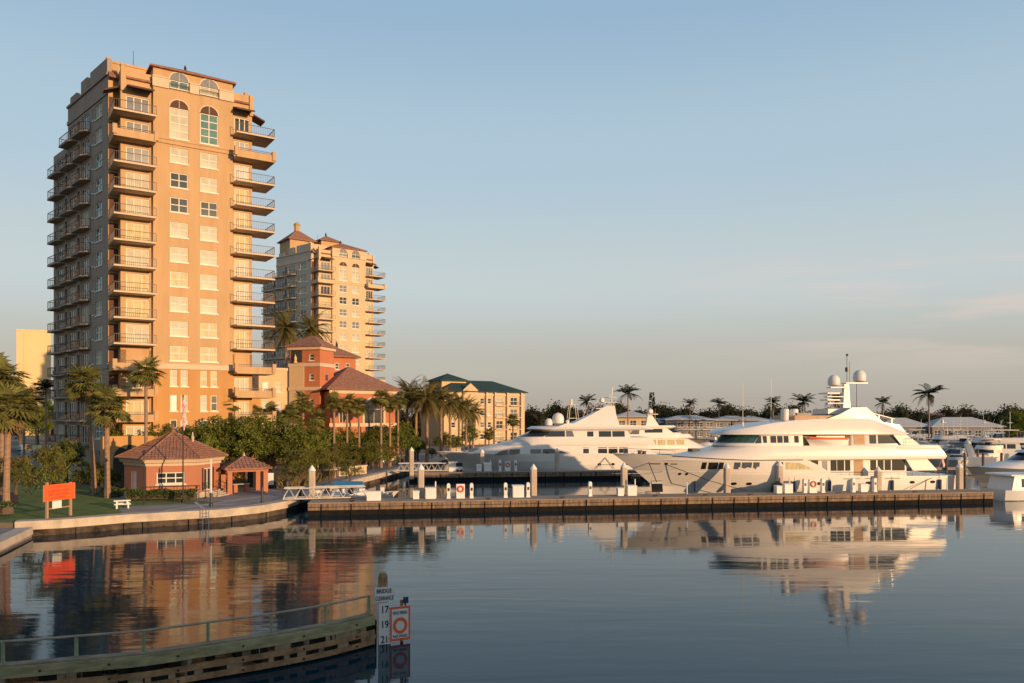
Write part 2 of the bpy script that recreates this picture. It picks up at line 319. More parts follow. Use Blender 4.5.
# lawn, paving, road on the land
def sheet(name, pts, m, dz, kind='structure'): return struct(MB().poly([(x, y, LAND + dz) for x, y in pts]).build(name, m, fix=False), kind)
def g2(px, py): v = G(px, py); return (v.x, v.y)
sheet('lawn', [(-39.5, 63.6), (-36.0, 64.8), (-33.0, 67.2), (-34.2, 70), (-36, 73), (-33, 74.8), (-29, 75.6), (-28, 78.2), (-36, 79.6), (-52, 96), (-66, 120), (-84, 120), (-78, 90), (-60, 63.6)], 'lawn', 0.004)
sheet('promenade', [(-32.9, 67.4), (-25.4, 71.5), (-23.6, 74.5), (-22.6, 78), (-21.6, 102), (-19, 122), (-12, 185), (-5, 232), (-9, 232), (-18, 185), (-26, 122), (-29.2, 102), (-30, 90), (-40, 90), (-40, 79), (-28, 78.0), (-29, 75.6), (-33, 74.8), (-36, 73), (-34.2, 70)], 'pave', 0.008)
pb = [((-30.5, 70.2), (-25.2, 84), .35), ((-33, 72.5), (-26, 75.4), .3), ((-27.6, 71.6), (-30.6, 77.2), .3), ((-29.5, 77.5), (-22.8, 84), .35), ((-22.6, 79), (-22.1, 101), .5), ((-26.5, 88), (-22.2, 95), .35), ((-27.6, 102), (-21.9, 108), .35)]
for ip, (a, b, wd) in enumerate(pb):
    a, b = Vector(a), Vector(b); d = (b - a).normalized(); q = Vector((-d.y, d.x)) * wd / 2
    sheet('paving_band', [tuple(a + q), tuple(a - q), tuple(b - q), tuple(b + q)], 'pave_light', 0.012 + 0.003 * ip)
sheet('mulch_bed', [g2(-60, 512), g2(4, 512), g2(14, 508), g2(19, 500), g2(16, 492), g2(-60, 490)], 'mulch', 0.012)
sheet('access_road', [(-66, 118), (-58, 112), (-100, 190), (-140, 300), (-165, 300), (-120, 190)], 'asphalt', 0.012)

# the road bridge the photograph is taken from: a thing of its own behind the lens
br = T('road_bridge', 'concrete road bridge with solid parapet over the water', 'bridge', (0, 0, 0))
MB().box(-110, -15, 5.4, 110, -1.0, 8.0).build('deck', 'concrete', br)
MB().box(-110, -1.0, 5.0, 110, -0.7, 9.4).build('parapet', 'concrete', br); MB().box(-110, -15.3, 5.0, 110, -15.0, 9.1).build('parapet', 'concrete', br)
for x in (-80, -45, 45, 80): MB().box(x - 1.2, -14, -4, x + 1.2, -2, 5.4).build('pier', 'concrete', br)

# ------------------------------------------------------------------ wall builder with real openings
def wall_panel(mb, o, r, W, H, ops, depth=0.22, m=0):
    o = Vector(o); r = Vector((r[0], r[1], 0)).normalized(); inward = Vector((-r.y, r.x, 0)); up = Vector((0, 0, 1))
    xs = sorted({0, W, *[a for q in ops for a in (q[0], q[2])]}); zs = sorted({0, H, *[a for q in ops for a in (q[1], q[3])]})
    for i in range(len(xs) - 1):
        k = 0
        while k < len(zs) - 1:
            cx = (xs[i] + xs[i + 1]) / 2
            hole = lambda kk: any(q[0] < cx < q[2] and q[1] < (zs[kk] + zs[kk + 1]) / 2 < q[3] for q in ops)
            if hole(k): k += 1; continue
            e = k
            while e + 1 < len(zs) - 1 and not hole(e + 1): e += 1
            P = lambda x, z: o + r * x + up * z
            mb.add([P(xs[i], zs[k]), P(xs[i + 1], zs[k]), P(xs[i + 1], zs[e + 1]), P(xs[i], zs[e + 1])], [(0, 1, 2, 3)], m); k = e + 1
    for x0, z0, x1, z1 in ops:
        P = lambda x, z, d=0: o + r * x + up * z + inward * d
        c = [(x0, z0), (x1, z0), (x1, z1), (x0, z1)]
        for a, b in zip(c, c[1:] + c[:1]): mb.add([P(*a), P(*a, depth + .03), P(*b, depth + .03), P(*b)], [(0, 1, 2, 3)], m)
_wc = {}
def window_mesh(wd, ht, glass, nx, nz, sill):
    k = ('p', round(wd, 2), round(ht, 2), glass)
    if k not in _wc: _wc[k] = MB().box(-wd / 2, 0.16, -ht / 2, wd / 2, 0.20, ht / 2).mesh('pane', glass)
    f = ('f', round(wd, 2), round(ht, 2), nx, nz, sill)
    if f not in _wc:
        b = MB(); t_ = 0.10
        for i in range(nx + 1):
            x = -wd / 2 + wd * i / nx; x = min(max(x, -wd / 2 + t_ / 2), wd / 2 - t_ / 2); b.box(x - t_ / 2, 0.10, -ht / 2, x + t_ / 2, 0.158, ht / 2)
        for i in range(nz + 1):
            z = -ht / 2 + ht * i / nz; z = min(max(z, -ht / 2 + t_ / 2), ht / 2 - t_ / 2); b.box(-wd / 2, 0.095, z - t_ / 2, wd / 2, 0.155, z + t_ / 2)
        if sill: b.box(-wd / 2 - .12, -0.10, -ht / 2 - .14, wd / 2 + .12, 0.09, -ht / 2 - .002)
        _wc[f] = b.mesh('frame', 'frame')
    return _wc[k], _wc[f]
def window(parent, o, r, x, z, wd, ht, glass, nx=2, nz=2, sill=True, name='window', sub=True):
    r = Vector((r[0], r[1], 0)).normalized(); loc = Vector(o) + r * x + Vector((0, 0, z)); rz = math.atan2(r.y, r.x)
    pm, fm = window_mesh(wd, ht, glass, nx, nz, sill)
    wi = O(name, pm, parent, loc, rz)
    O('frame', fm, wi)
    return wi
def hip_roof(x0, y0, x1, y1, z, h, over=0.6, th=0.22, ridge=None):
    b = MB(); X0, Y0, X1, Y1 = x0 - over, y0 - over, x1 + over, y1 + over
    b.box(X0, Y0, z - th, X1, Y1, z)
    dx, dy = X1 - X0, Y1 - Y0; m_ = min(dx, dy) / 2
    if dx >= dy: a, c = (X0 + m_, (Y0 + Y1) / 2, z + h), (X1 - m_, (Y0 + Y1) / 2, z + h)
    else: a, c = ((X0 + X1) / 2, Y0 + m_, z + h), ((X0 + X1) / 2, Y1 - m_, z + h)
    v = [(X0, Y0, z), (X1, Y0, z), (X1, Y1, z), (X0, Y1, z)]
    if abs(dx - dy) < 0.05: b.add(v + [a], [(0, 1, 4), (1, 2, 4), (2, 3, 4), (3, 0, 4)])
    elif dx > dy: b.add(v + [a, c], [(0, 1, 5, 4), (1, 2, 5), (2, 3, 4, 5), (3, 0, 4)])
    else: b.add(v + [a, c], [(0, 1, 4), (1, 2, 5, 4), (2, 3, 5), (3, 0, 4, 5)])
    return b

# ------------------------------------------------------------------ the apartment towers
NF = 15
zs = [44.5 - 3.08 * j for j in range(NF)]                   # balcony slabs, top to bottom
def railing(path, ht=1.0, step=0.22, base=0.0):
    b = MB()
    for p0, p1 in zip(path, path[1:]):
        p0, p1 = Vector((*p0, base)), Vector((*p1, base)); up = Vector((0, 0, 1))
        b.bar(p0 + up * ht, p1 + up * ht, .07, .06); b.bar(p0 + up * .1, p1 + up * .1, .05, .04)
        k = max(1, int((p1 - p0).length / step))
        for i in range(k + 1):
            q = p0.lerp(p1, i / k); w_ = .055 if i in (0, k) else .022; b.box(q.x - w_ / 2, q.y - w_ / 2, q.z, q.x + w_ / 2, q.y + w_ / 2, q.z + ht)
    return b
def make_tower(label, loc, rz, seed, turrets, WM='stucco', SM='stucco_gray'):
    rg = random.Random(seed)
    t = T('apartment_tower', label, 'apartment tower', loc, rz, None)
    tops = 50.2
    # front bay
    ops = []; wl = []
    for s in (-1.65, 1.93):
        for k in range(9): ops.append((s - 1.05, 40.7 - 3.08 * k - .92, s + 1.05, 40.7 - 3.08 * k + .92)); wl.append((s, 40.7 - 3.08 * k, 2.1, 1.84, 2, 2))
        ops.append((s - 1.1, 42.8, s + 1.1, 46.6)); wl.append((s, 44.7, 2.2, 3.8, 2, 4))
        ops.append((s - 1.1, 49.0, s + 1.1, 50.0)); wl.append((s, 49.5, 2.2, 1.0, 2, 1))
        for k in range(9, 13):
            for q in (-.62, .62):
                ops.append((s + q - .42, 40.7 - 3.08 * k - 1, s + q + .42, 40.7 - 3.08 * k + 1)); wl.append((s + q, 40.7 - 3.08 * k, .84, 2.0, 1, 2))
    sh = 4.65
    up_ = MB(); lo_ = MB()
    wall_panel(up_, (-4.65, 0, 14.4), (1, 0), 9.5, 51.3 - 14.4, [(a + sh, b - 14.4, c + sh, d - 14.4) for a, b, c, d in ops if b > 14.4])
    wall_panel(lo_, (-4.65, 0, 0), (1, 0), 9.5, 14.4, [(a + sh, b, c + sh, d) for a, b, c, d in ops if b < 14.4])
    for b, z0, z1 in ((up_, 14.4, 51.3), (lo_, 0, 14.4)):
        for x in (-4.65, 4.85): b.add([(x, 0, z0), (x, .5, z0), (x, .5, z1), (x, 0, z1)], [(0, 1, 2, 3)])
    # flanks
    lops = [(.6, z + .24, 3.2, z + 2.62) for z in zs if z > 0]
    rops = [(.35, z + .24, 2.3, z + 2.62) for z in zs if z > 0]
    for b, z0, z1 in ((up_, 14.4, tops), (lo_, 0, 14.4)):
        cut = lambda oo: [(a, q - z0, c, d - z0) for a, q, c, d in oo if z0 < q < z1]
        wall_panel(b, (-8.2, .5, z0), (1, 0), 3.55, z1 - z0, cut(lops)); wall_panel(b, (4.85, .5, z0), (1, 0), 2.6, z1 - z0, cut(rops))
        b.add([(7.45, .5, z0), (7.45, 30, z0), (7.45, 30, z1), (7.45, .5, z1)], [(0, 1, 2, 3)])
        b.add([(-8.2, .5, z0), (-8.2, 2.5, z0), (-8.2, 2.5, z1), (-8.2, .5, z1)], [(3, 2, 1, 0)])
        b.add([(-9.3, 2.5, z0), (-8.2, 2.5, z0), (-8.2, 2.5, z1), (-9.3, 2.5, z1)], [(0, 1, 2, 3)])
        b.add([(7.45, 30, z0), (-13.7, 24.06, z0), (-13.7, 24.06, min(z1, 44.9)), (7.45, 30, min(z1, 44.9))], [(0, 1, 2, 3)])
    up_.add([(-8.2, .5, tops), (7.45, .5, tops), (7.45, 30, tops), (-8, 19.2, tops), (-12.42, 17.8, tops), (-9.3, 2.5, tops), (-8.2, 2.5, tops)], [(0, 1, 2, 3, 4, 5, 6)])
    # street side wall, its shade put into a greyer stucco
    d = Vector((-.2, .98, 0)).normalized(); LL = 22.0; org = Vector((-9.3, 2.5, 0)) + d * LL; rr = -d
    sops = []; swl = []
    for z in zs:
        if z < 2: continue
        sops.append((LL - 4.6, z + 1.0, LL - 2.2, z + 2.8)); swl.append((LL - 3.4, z + 1.9, 2.4, 1.8, 2, 2)); sops.append((LL - 5.6, z + 1.2, LL - 5.15, z + 2.6)); swl.append((LL - 5.375, z + 1.9, .45, 1.4, 1, 2))
        for q in range(3):
            c = LL - 6.2 - 5.2 * q - 2.4; sops.append((c - 1.5, z + .24, c + 1.5, z + 2.6))
            c2 = c - 2.6
            if q < 2: sops.append((c2 - .45, z + .9, c2 + .45, z + 2.6))
    side = MB(); low = 44.9; cutx = 6.4
    wall_panel(side, org, rr, cutx, low, [o_ for o_ in sops if o_[2] < cutx and o_[3] < low], 0.3); wall_panel(side, org + rr * cutx, rr, LL - cutx, tops, [(a - cutx, b, c - cutx, e) for a, b, c, e in sops if a > cutx], 0.3)
    q0, q1 = org + rr * cutx, org + rr * cutx + Vector((8, 1, 0)); side.add([(*q0[:2], low), (*q1[:2], low), (*q1[:2], tops), (*q0[:2], tops)], [(0, 1, 2, 3)])
    nv = Vector((-rr.y, rr.x, 0))
    for z0, z1, ex in ((47.6, 48.1, .14), (49.9, 50.19, .2), (14.1, 14.7, .12)):
        for u0, u1 in (((cutx, LL),) if z0 > 46 else ((0, LL),)):
            a0, a1 = org + rr * u0, org + rr * u1; MB().prism([tuple((a0 - nv * ex)[:2]), tuple((a1 - nv * ex)[:2]), tuple((a1 - nv * .003)[:2]), tuple((a0 - nv * .003)[:2])], z0, z1).build('side_cornice', SM, t)
    for t0, t1, hh_ in ((0, 6.2, 1.75), (7.4, 9.8, 1.6), (11.6, 14.2, .8)):
        a0, a1 = org + rr * (LL - t0), org + rr * (LL - t1); MB().prism([tuple((a0 - nv * .12)[:2]), tuple((a1 - nv * .12)[:2]), tuple((a1 + nv * .4)[:2]), tuple((a0 + nv * .4)[:2])], tops + .003, tops + hh_).build('roof_parapet', SM, t)
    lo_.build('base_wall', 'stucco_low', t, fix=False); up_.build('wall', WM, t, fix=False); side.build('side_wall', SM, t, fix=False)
    # windows
    for s, z, wd, ht, nx, nz in wl:
        tall = ht > 3 or z > 49
        g = rg.choice(['greenglass', 'blind', 'greenglass']) if tall else rg.choice(['blind', 'blind', 'blind', 'bluegray', 'glass', 'blind'] if z > 31 else ['blind', 'blind', 'blind', 'curtain'])
        if z < 12.5 and z < 10: g = rg.choice(['glass', 'blind', 'bluegray'])
        wi = window(t, (0, 0, 0), (1, 0), s, z, wd, ht, g, nx, nz)
        if tall:                                           # arched head over the tall openings
            z0 = 46.6 if ht > 3 else 50.0; k = 12
            arc = lambda r_, y: [(s + r_ * math.cos(math.pi * i / k), y, z0 + r_ * .92 * math.sin(math.pi * i / k)) for i in range(k + 1)]
            b = MB(); b.extr(arc(1.08, -.03)[:], (0, .06, 0)); b.build('lunette', 'shade' if ht > 3 else 'bluegray', t)
            b = MB(); ri, ro = arc(1.08, -.07), arc(1.24, -.07)
            b.loft([[ri[i], ro[i], (ro[i][0], .03, ro[i][2]), (ri[i][0], .03, ri[i][2])] for i in range(k + 1)]); b.box(s - .035, -.07, z0, s + .035, -.035, z0 + .98); b.build('arch_moulding', 'trim', t)
    wi_ = rr
    for x, z, wd, ht, nx, nz in swl: window(t, org, rr, x, z, wd, ht, rg.choice(['greenglass', 'glass', 'greenglass', 'blind']), nx, nz)
    dn = 0
    for j, z in enumerate(zs):
        if z < 0: continue
        low = j >= 5
        for s, wd, yy in ((-6.3, 2.6, .5), (6.175, 1.95, .5)):
            g = rg.choice(['curtain', 'curtain', 'blind', 'bluegray'] if (low and j < 12) or s > 0 and j > 2 else ['bluegray', 'bluegray', 'blind', 'glass'])
            if j > 2 and g in ('bluegray', 'glass'): g = rg.choice(['curtain', 'blind', 'curtain'])
            window(t, (0, yy, 0), (1, 0), s, z + 1.43, wd, 2.38, g, 3, 1, False, 'sliding_door')
        for q in range(3):
            c = LL - 6.2 - 5.2 * q - 2.4
            if dn < 60 and not (q == 2 and j == 0): window(t, org, rr, c, z + 1.42, 3.0, 2.36, rg.choice(['glass', 'bluegray', 'glass', 'blind']), 3, 1, False, 'sliding_door'); dn += 1
    for q in range(2):                                     # the narrow side windows share one dark strip of glass per column
        c = LL - 6.2 - 5.2 * q - 5.0; pt = org + rr * c; b = MB()
        for z in zs:
            if z < 2 or (q == 1 and z > 42): continue
            a0 = org + rr * (c - .45) - Vector((-rr.y, rr.x, 0)) * -.2; a1 = org + rr * (c + .45) - Vector((-rr.y, rr.x, 0)) * -.2
            b.add([(a0.x, a0.y, z + .9), (a1.x, a1.y, z + .9), (a1.x, a1.y, z + 2.6), (a0.x, a0.y, z + 2.6)], [(0, 1, 2, 3)])
        b.build('window_strip', 'glass', t, fix=False)
    # balconies
    lp = [(-4.55, -1.6), (-9.2, -1.6), (-9.25, 2.45)]; lo = [(-4.55, -1.6), (-4.55, .48), (-8.18, .48), (-8.18, 2.48), (-9.25, 2.48), (-9.2, -1.6)]
    rp = [(4.95, -1.6), (9.85, -1.6), (9.85, 2.6)]; ro_ = [(4.95, -1.6), (9.85, -1.6), (9.85, 2.6), (7.47, 2.6), (7.47, .48), (4.95, .48)]
    ins = lambda P, a: [(P[0][0] - math.copysign(0, 1), P[0][1] + a), (P[1][0] + (a if P[1][0] < 0 else -a), P[1][1] + a), (P[2][0] + (a if P[2][0] < 0 else -a), P[2][1])]
    proto = {}
    for nm, P, OUT in (('l', lp, lo), ('r', rp, ro_)):
        proto[nm, 0] = (MB().prism(OUT, 0, .2).mesh('balcony', 'trim'), railing(ins(P, .07), 1.05).mesh('railing', 'rail'))
        b = MB().prism(OUT, 0, .2); q = ins(P, .12)
        for p0, p1 in zip(q, q[1:]): b.bar((*p0, .55), (*p1, .55), .2, .72)
        b.box(q[1][0] - .25, q[1][1] - .25, .2, q[1][0] + .25, q[1][1] + .25, 1.35); b.box(q[0][0] - .22, q[0][1] - .2, .2, q[0][0] + .22, q[0][1] + .24, 1.35)
        proto[nm, 1] = (b.mesh('balcony', WM), railing(ins(P, .14), .3, .3, .9).mesh('railing', 'rail'))
    sb = {}
    for j, z in enumerate(zs):
        if z < 0: continue
        for nm in 'lr':
            solid = j == 1 or j >= (10 if nm == 'l' else 10)
            a, b = proto[nm, 1 if solid else 0]; o = O('balcony', a, t, (0, 0, z)); O('railing', b, o, (0, 0, .2 if not solid else 0))
        if z > 2:
            for q in range(2 if j == 0 else 3):
                if 'm' not in sb:
                    w_ = 2.3; sb['m'] = (MB().prism([(-w_, 0), (w_, 0), (w_, -.6), (w_ - .9, -1.05), (-w_ + .1, -1.05)], 0, .2).mesh('balcony', SM), railing([(w_ - .06, -.02), (w_ - .06, -.57), (w_ - .95, -.98), (-w_ + .16, -.98), (-w_ + .06, -.02)], 1.05, .3, .2).mesh('railing', 'rail'))
                c = org + rr * (LL - 6.2 - 5.2 * q - 2.4); o = O('balcony', sb['m'][0], t, (c.x, c.y, z), math.atan2(rr.y, rr.x)); O('railing', sb['m'][1], o)
    # dark panels painted in for shade at the back of the corner loggias
    for z in zs:
        if z > 0: MB().box(-9.2, 2.42, z + .22, -8.25, 2.49, z + 2.75).build('loggia_shade_panel', 'shade', t)
    # bands, parapets, roofs
    c = MB(); c.box(-4.75, -.16, 41.95, 4.95, -.003, 42.4); c.box(-4.8, -.25, 42.4, 5.0, -.003, 42.55); c.build('string_course', WM, t)
    c = MB(); c.box(-4.75, -.16, 14.1, 4.95, -.003, 14.75); c.build('string_course', 'trim', t)
    for x0, x1 in ((-4.75, -2.85), (-.42, .7), (3.15, 4.95)): MB().box(x0, -.2, 48.75, x1, -.003, 49.9).box(x0, -.28, 49.902, x1, -.003, 50.05).build('cornice', 'trim', t)
    for s in (-1.65, 1.93): railing([(s - 1.15, -.12), (s + 1.15, -.12)], .75, .16, 48.75).build('juliet_rail', 'rail', t)
    c = MB(); c.box(-4.65, .5, 50.2, 4.85, 11, 51.25); c.build('penthouse', WM, t)
    hip_roof(-4.65, 0, 4.85, 10.5, 51.28, 2.2, .38).build('penthouse_roof', 'tile', t)
    MB().lathe([(.22, 0), (.25, .2), (.1, .35), (.18, .5), (.03, .9)], 8, (.1, 5.2, 53.4)).build('finial', 'iron', t)
    MB().box(-9.35, 3.2, 50.2, -4.7, 3.7, 51.7).box(-9.45, 3.1, 51.702, -4.7, 3.8, 51.95).box(-9.45, 3.1, 51.952, -8.95, 3.7, 52.35).build('parapet', WM, t)
    MB().box(4.9, 2.5, 50.2, 7.4, 2.9, 50.8).box(4.85, 2.4, 50.802, 7.5, 3.0, 51.0).box(7.0, 2.4, 51.002, 7.5, 2.9, 51.4).build('parapet', WM, t)
    MB().box(-8.2, .3, 47.6, -7.6, .9, 50.6).box(-8.25, .25, 50.602, -7.55, .95, 50.85).build('corner_pier', WM, t); MB().box(7.1, .25, 47.6, 7.55, .8, 50.3).build('corner_pier', WM, t)
    for x0, x1, y0, z0, y1, z1 in ((-9.3, -8.25, 1.6, 49.6, 3.2, 50.9), (-7.55, -4.7, .2, 49.3, 3.2, 50.9), (4.9, 7.05, .2, 49.2, 2.5, 50.4)):
        MB().extr([(x0, y0, z0), (x0, y1, z1), (x0, y1, z0 - .25), (x0, y0, z0 - .2)], (x1 - x0, 0, 0)).build('skirt_roof', 'tile', t)
    for x0, x1 in ((-7.5, -4.7), (5.0, 7.3)):
        MB().extr([(x0, .45, 48.4), (x0, -1.5, 47.75), (x0, -1.5, 47.55), (x0, .45, 48.2)], (x1 - x0, 0, 0)).build('awning', 'shade', t)
    MB().extr([(7.5, 1, 48.3), (9.3, 1, 47.6), (9.3, 1, 47.4), (7.5, 1, 48.1)], (0, 2, 0)).build('awning', 'shade', t)
    MB().extr([(-8.25, 1, 48.3), (-9.9, 1, 47.6), (-9.9, 1, 47.4), (-8.25, 1, 48.1)], (0, 1.4, 0)).build('awning', 'shade', t)
    # ground arch on the front left corner
    k = 14; b = MB(); pts = [(-9.3, -1.9, 0), (-9.3, -1.9, 3.2)] + [(-7.6 - 1.7 * math.cos(math.pi * i / k), -1.9, 3.2 + 1.7 * math.sin(math.pi * i / k)) for i in range(1, k)] + [(-5.9, -1.9, 3.2), (-5.9, -1.9, 0)]
    b.extr(pts, (0, .06, 0)); b.build('arched_entry', 'glass', t)
    b = MB(); b.box(-10.4, -1.88, 0, -4.4, .45, 5.9); b.build('porch', 'stucco_low', t)
    if turrets:
        for (x0, y0, x1, y1, z0, z1, h) in turrets:
            b = MB(); b.box(x0, y0, z0, x1, y1, z1); b.build('roof_pavilion', 'stucco', t); hip_roof(x0, y0, x1, y1, z1 + .2, h, .6).build('pavilion_roof', 'tile', t)
            cx, cy = (x0 + x1) / 2, (y0 + y1) / 2
            if h > 2.5: MB().lathe([(.8, 0), (.8, 1.6), (1.0, 1.65), (.7, 2.1), (.1, 2.5)], 8, (cx, cy, z1 + h - .3)).build('lantern', 'stucco', t)
            else: MB().lathe([(.25, 0), (.25, .5), (.05, 1.1)], 8, (cx, cy, z1 + h)).build('finial', 'iron', t)
    MB().tube([(-6, 6, 52), (-6, 6, 55.0)], [.05, .03], 5).build('aerial', 'iron', t)
    return t
make_tower('tall tan apartment tower beside the brick kiosk, nearest and largest of the two towers', (-40.1, 100.6, LAND), R(33.5), 3, None)
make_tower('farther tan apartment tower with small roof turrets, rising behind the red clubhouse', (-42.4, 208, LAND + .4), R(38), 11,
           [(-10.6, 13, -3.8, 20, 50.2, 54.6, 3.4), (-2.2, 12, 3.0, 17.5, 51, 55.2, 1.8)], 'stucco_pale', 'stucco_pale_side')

# ------------------------------------------------------------------ clubhouse, green roofed block, distant block
def block(t, x0, y0, x1, y1, z1, wallm, front=(), left=(), z0=0.0, glass=('bluegray', 'blind')):
    b = MB(); rg = random.Random(len(front) * 7 + int(z1))
    wall_panel(b, (x0, y0, z0), (1, 0), x1 - x0, z1 - z0, [(x - w_ / 2 - x0, z - h_ / 2 - z0, x + w_ / 2 - x0, z + h_ / 2 - z0) for x, z, w_, h_ in front])
    wall_panel(b, (x0, y1, z0), (0, -1), y1 - y0, z1 - z0, [(y - w_ / 2, z - h_ / 2 - z0, y + w_ / 2, z + h_ / 2 - z0) for y, z, w_, h_ in left])
    b.add([(x1, y0, z0), (x1, y1, z0), (x1, y1, z1), (x1, y0, z1)], [(0, 1, 2, 3)]); b.add([(x0, y1, z0), (x1, y1, z0), (x1, y1, z1), (x0, y1, z1)], [(3, 2, 1, 0)]); b.add([(x0, y0, z1), (x1, y0, z1), (x1, y1, z1), (x0, y1, z1)], [(0, 1, 2, 3)])
    o = b.build('wall', wallm, t, fix=False)
    for x, z, w_, h_ in front: window(t, (0, y0, 0), (1, 0), x, z, w_, h_, rg.choice(glass), 2 if w_ > 1.4 else 1, 2)
    for y, z, w_, h_ in left: window(t, (x0, y1, 0), (0, -1), y, z, w_, h_, rg.choice(glass), 1, 2)
    return o
def arch(t, cx, y, z0, w_, h_, mglass, mtrim, rw=.35):
    k = 12; r_ = w_ / 2; zc = z0 + h_ - r_
    inner = [(cx - r_, y, z0)] + [(cx - r_ * math.cos(math.pi * i / k), y, zc + r_ * math.sin(math.pi * i / k)) for i in range(k + 1)] + [(cx + r_, y, z0)]
    a = MB().extr([(q[0], y - .04, q[2]) for q in inner], (0, .08, 0)).build('arched_window', mglass, t)
    f = r_ + rw; outer = [(cx - f, y, z0)] + [(cx - f * math.cos(math.pi * i / k), y, zc + f * math.sin(math.pi * i / k)) for i in range(k + 1)] + [(cx + f, y, z0)]
    b = MB(); b.loft([[(i[0], y - .15, i[2]), (o[0], y - .15, o[2]), (o[0], y + .05, o[2]), (i[0], y + .05, i[2])] for i, o in zip(inner, outer)])
    b.box(cx - .05, y - .1, z0, cx + .05, y - .045, zc + r_); b.box(cx - r_, y - .1, zc - .05, cx + r_, y - .045, zc + .05); b.build('moulding', mtrim, a)
cl = T('clubhouse', 'terracotta red clubhouse with square bell tower and low tiled hip roof', 'clubhouse', (*at(304, 136)[:2], LAND), R(36))
bt_ = O('bell_tower', None, cl, (.6, 1.2, 0), R(-52))
block(bt_, -2.9, 0, 2.9, 4.8, 20.0, 'red', [(1.3, 10.6, .8, 1.1), (1.3, 14.9, .8, 1.1), (1.3, 18.3, .9, 1.1)], [], glass=('glass', 'bluegray'))
MB().box(-2.95, -.12, 0, -.1, -.005, 16.7).build('cream_pier', 'cream', bt_)
MB().box(-2.5, -.1, 17.5, -.5, -.006, 19.5).build('belfry_opening', 'glass', bt_); MB().lathe([(.35, 0), (.2, .4), (.28, .8), (.1, 1.2), (.02, 1.5)], 8, (-1.6, -.35, 17.35)).build('urn', 'trim', bt_)
[MB().box(2.905, 1.9, z, 2.96, 2.7, z + 1.0).build('side_window', 'bluegray', bt_) for z in (10.1, 14.4)]
b = MB()
for z in (12.6, 16.7): b.box(-3.08, -.2, z, 3.08, 5.0, z + .6)
b.box(-3.2, -.35, 19.6, 3.2, 5.1, 20.05); b.build('string_course', 'trim', bt_)
hip_roof(-2.9, 0, 2.9, 4.8, 20.3, 1.9, .6).build('tower_roof', 'tile', bt_)
block(cl, -6.4, 4.0, -1.2, 9.4, 16.0, 'cream', [(x, z, 1.1, 1.7) for x in (-5.2, -3.0) for z in (6.5, 9.8, 13.2)], [(3, 14.0, 1, 1.6)]); MB().box(-6.6, 3.8, 16.0, -1.0, 9.6, 16.5).build('cornice', 'trim', cl)
block(cl, -14, 3.0, -6.41, 9, 11.5, 'stucco_low', [(-8.3, 9.9, .8, 1.7), (-8.3, 6.8, .8, 1.7), (-10.2, 9.9, .8, 1.7), (-12.2, 9.9, .8, 1.7)], [], glass=('glass',)); hip_roof(-14, 3.0, -6.4, 9, 11.8, 1.8, .5).build('annex_roof', 'tile', cl)
block(cl, 3.21, -3.5, 15.5, 9, 12.4, 'red', [], [])
hip_roof(3.21, -3.5, 15.5, 9, 12.9, 4.2, .9).build('hall_roof', 'tile', cl)
b = MB(); b.box(3.0, -3.75, 12.05, 15.7, -3.505, 12.65); b.box(3.0, -3.7, 6.4, 15.7, -3.503, 7.0); b.build('cornice', 'trim', cl)
arch(cl, 5.4, -3.5, 7.2, 1.0, 2.6, 'glass', 'trim', .22); arch(cl, 11.3, -3.5, 4.0, 3.6, 7.2, 'glass', 'trim', .4)
b = MB(); b.box(8.5, -4.4, 0, 9.3, -3.51, 6.4); b.box(13.3, -4.4, 0, 14.1, -3.51, 6.4); b.build('pier', 'red', cl)
block(cl, 3.21, 9.1, 20, 16, 15.2, 'cream', [], []); 
block(cl, 9.0, 10.5, 14.4, 15.9, 19.2, 'red', [(10.6, 17.6, .8, 1.2), (12.8, 17.6, .8, 1.2)], [(2.7, 17.4, 1.4, 1.8)], 15.2, ('glass',)); hip_roof(9.0, 10.5, 14.4, 15.9, 19.5, 1.9, .8).build('turret_roof', 'tile', cl)
MB().lathe([(.25, 0), (.25, .5), (.05, 1.2)], 8, (11.7, 13.2, 21.4)).build('finial', 'iron', cl)

gb = T('green_roofed_block', 'cream five storey apartment block with dark green hipped roof', 'apartment block', (*at(478, 228)[:2], LAND), R(33))
fl = [2.2, 5.6, 9.0, 12.4]
fr = [(x, z, 1.3, 1.6) for z in fl for x in (-1.0, 1.4, 3.8)] + [(x, z, 2.4, 2.3) for z in fl for x in (7.2, 12.2)]
block(gb, -11, 0, 16, 14, 14.8, 'cream', fr + [(x, z, 1.3, 1.6) for z in fl for x in (-4, -8)], [(4, z, 1.4, 1.6) for z in fl], glass=('glass', 'bluegray', 'blind'))
hip_roof(-11, 0, 16, 14, 15.1, 3.4, .8).build('main_roof', 'greentile', gb)
block(gb, -9, 5, -1, 13, 18.0, 'cream', [], [], 15.2); hip_roof(-9, 5, -1, 13, 18.3, 2.2, .8).build('pavilion_roof', 'greentile', gb)
b = MB(); b.extr([(-5.2, -.6, 0), (-.3, -.6, 0), (-.3, -.6, 15.4), (-2.75, -.6, 17.4), (-5.2, -.6, 15.4)], (0, .55, 0)); b.build('gable_bay', 'cream', gb)
for x in (5.5, 9.7, 14.6, 2.6): MB().box(x - .25, -.7, 0, x + .25, -.01, 15).build('pilaster', 'trim', gb)
for z in fl:
    for x in (7.2, 12.2): bl = MB().box(x - 1.8, -1.2, z - 1.45, x + 1.8, -.02, z - 1.25).build('balcony', 'trim', gb); railing([(x - 1.75, -1.15), (x + 1.75, -1.15)], 1.0, .3, z - 1.25).build('railing', 'rail', bl)
MB().box(-11.2, -.25, 13.9, 16.2, -.02, 14.4).build('cornice', 'trim', gb)
fb = T('distant_tower_block', 'plain peach coloured tower block far behind the palms', 'tower block', (*at(37, 330)[:2], LAND), R(30))
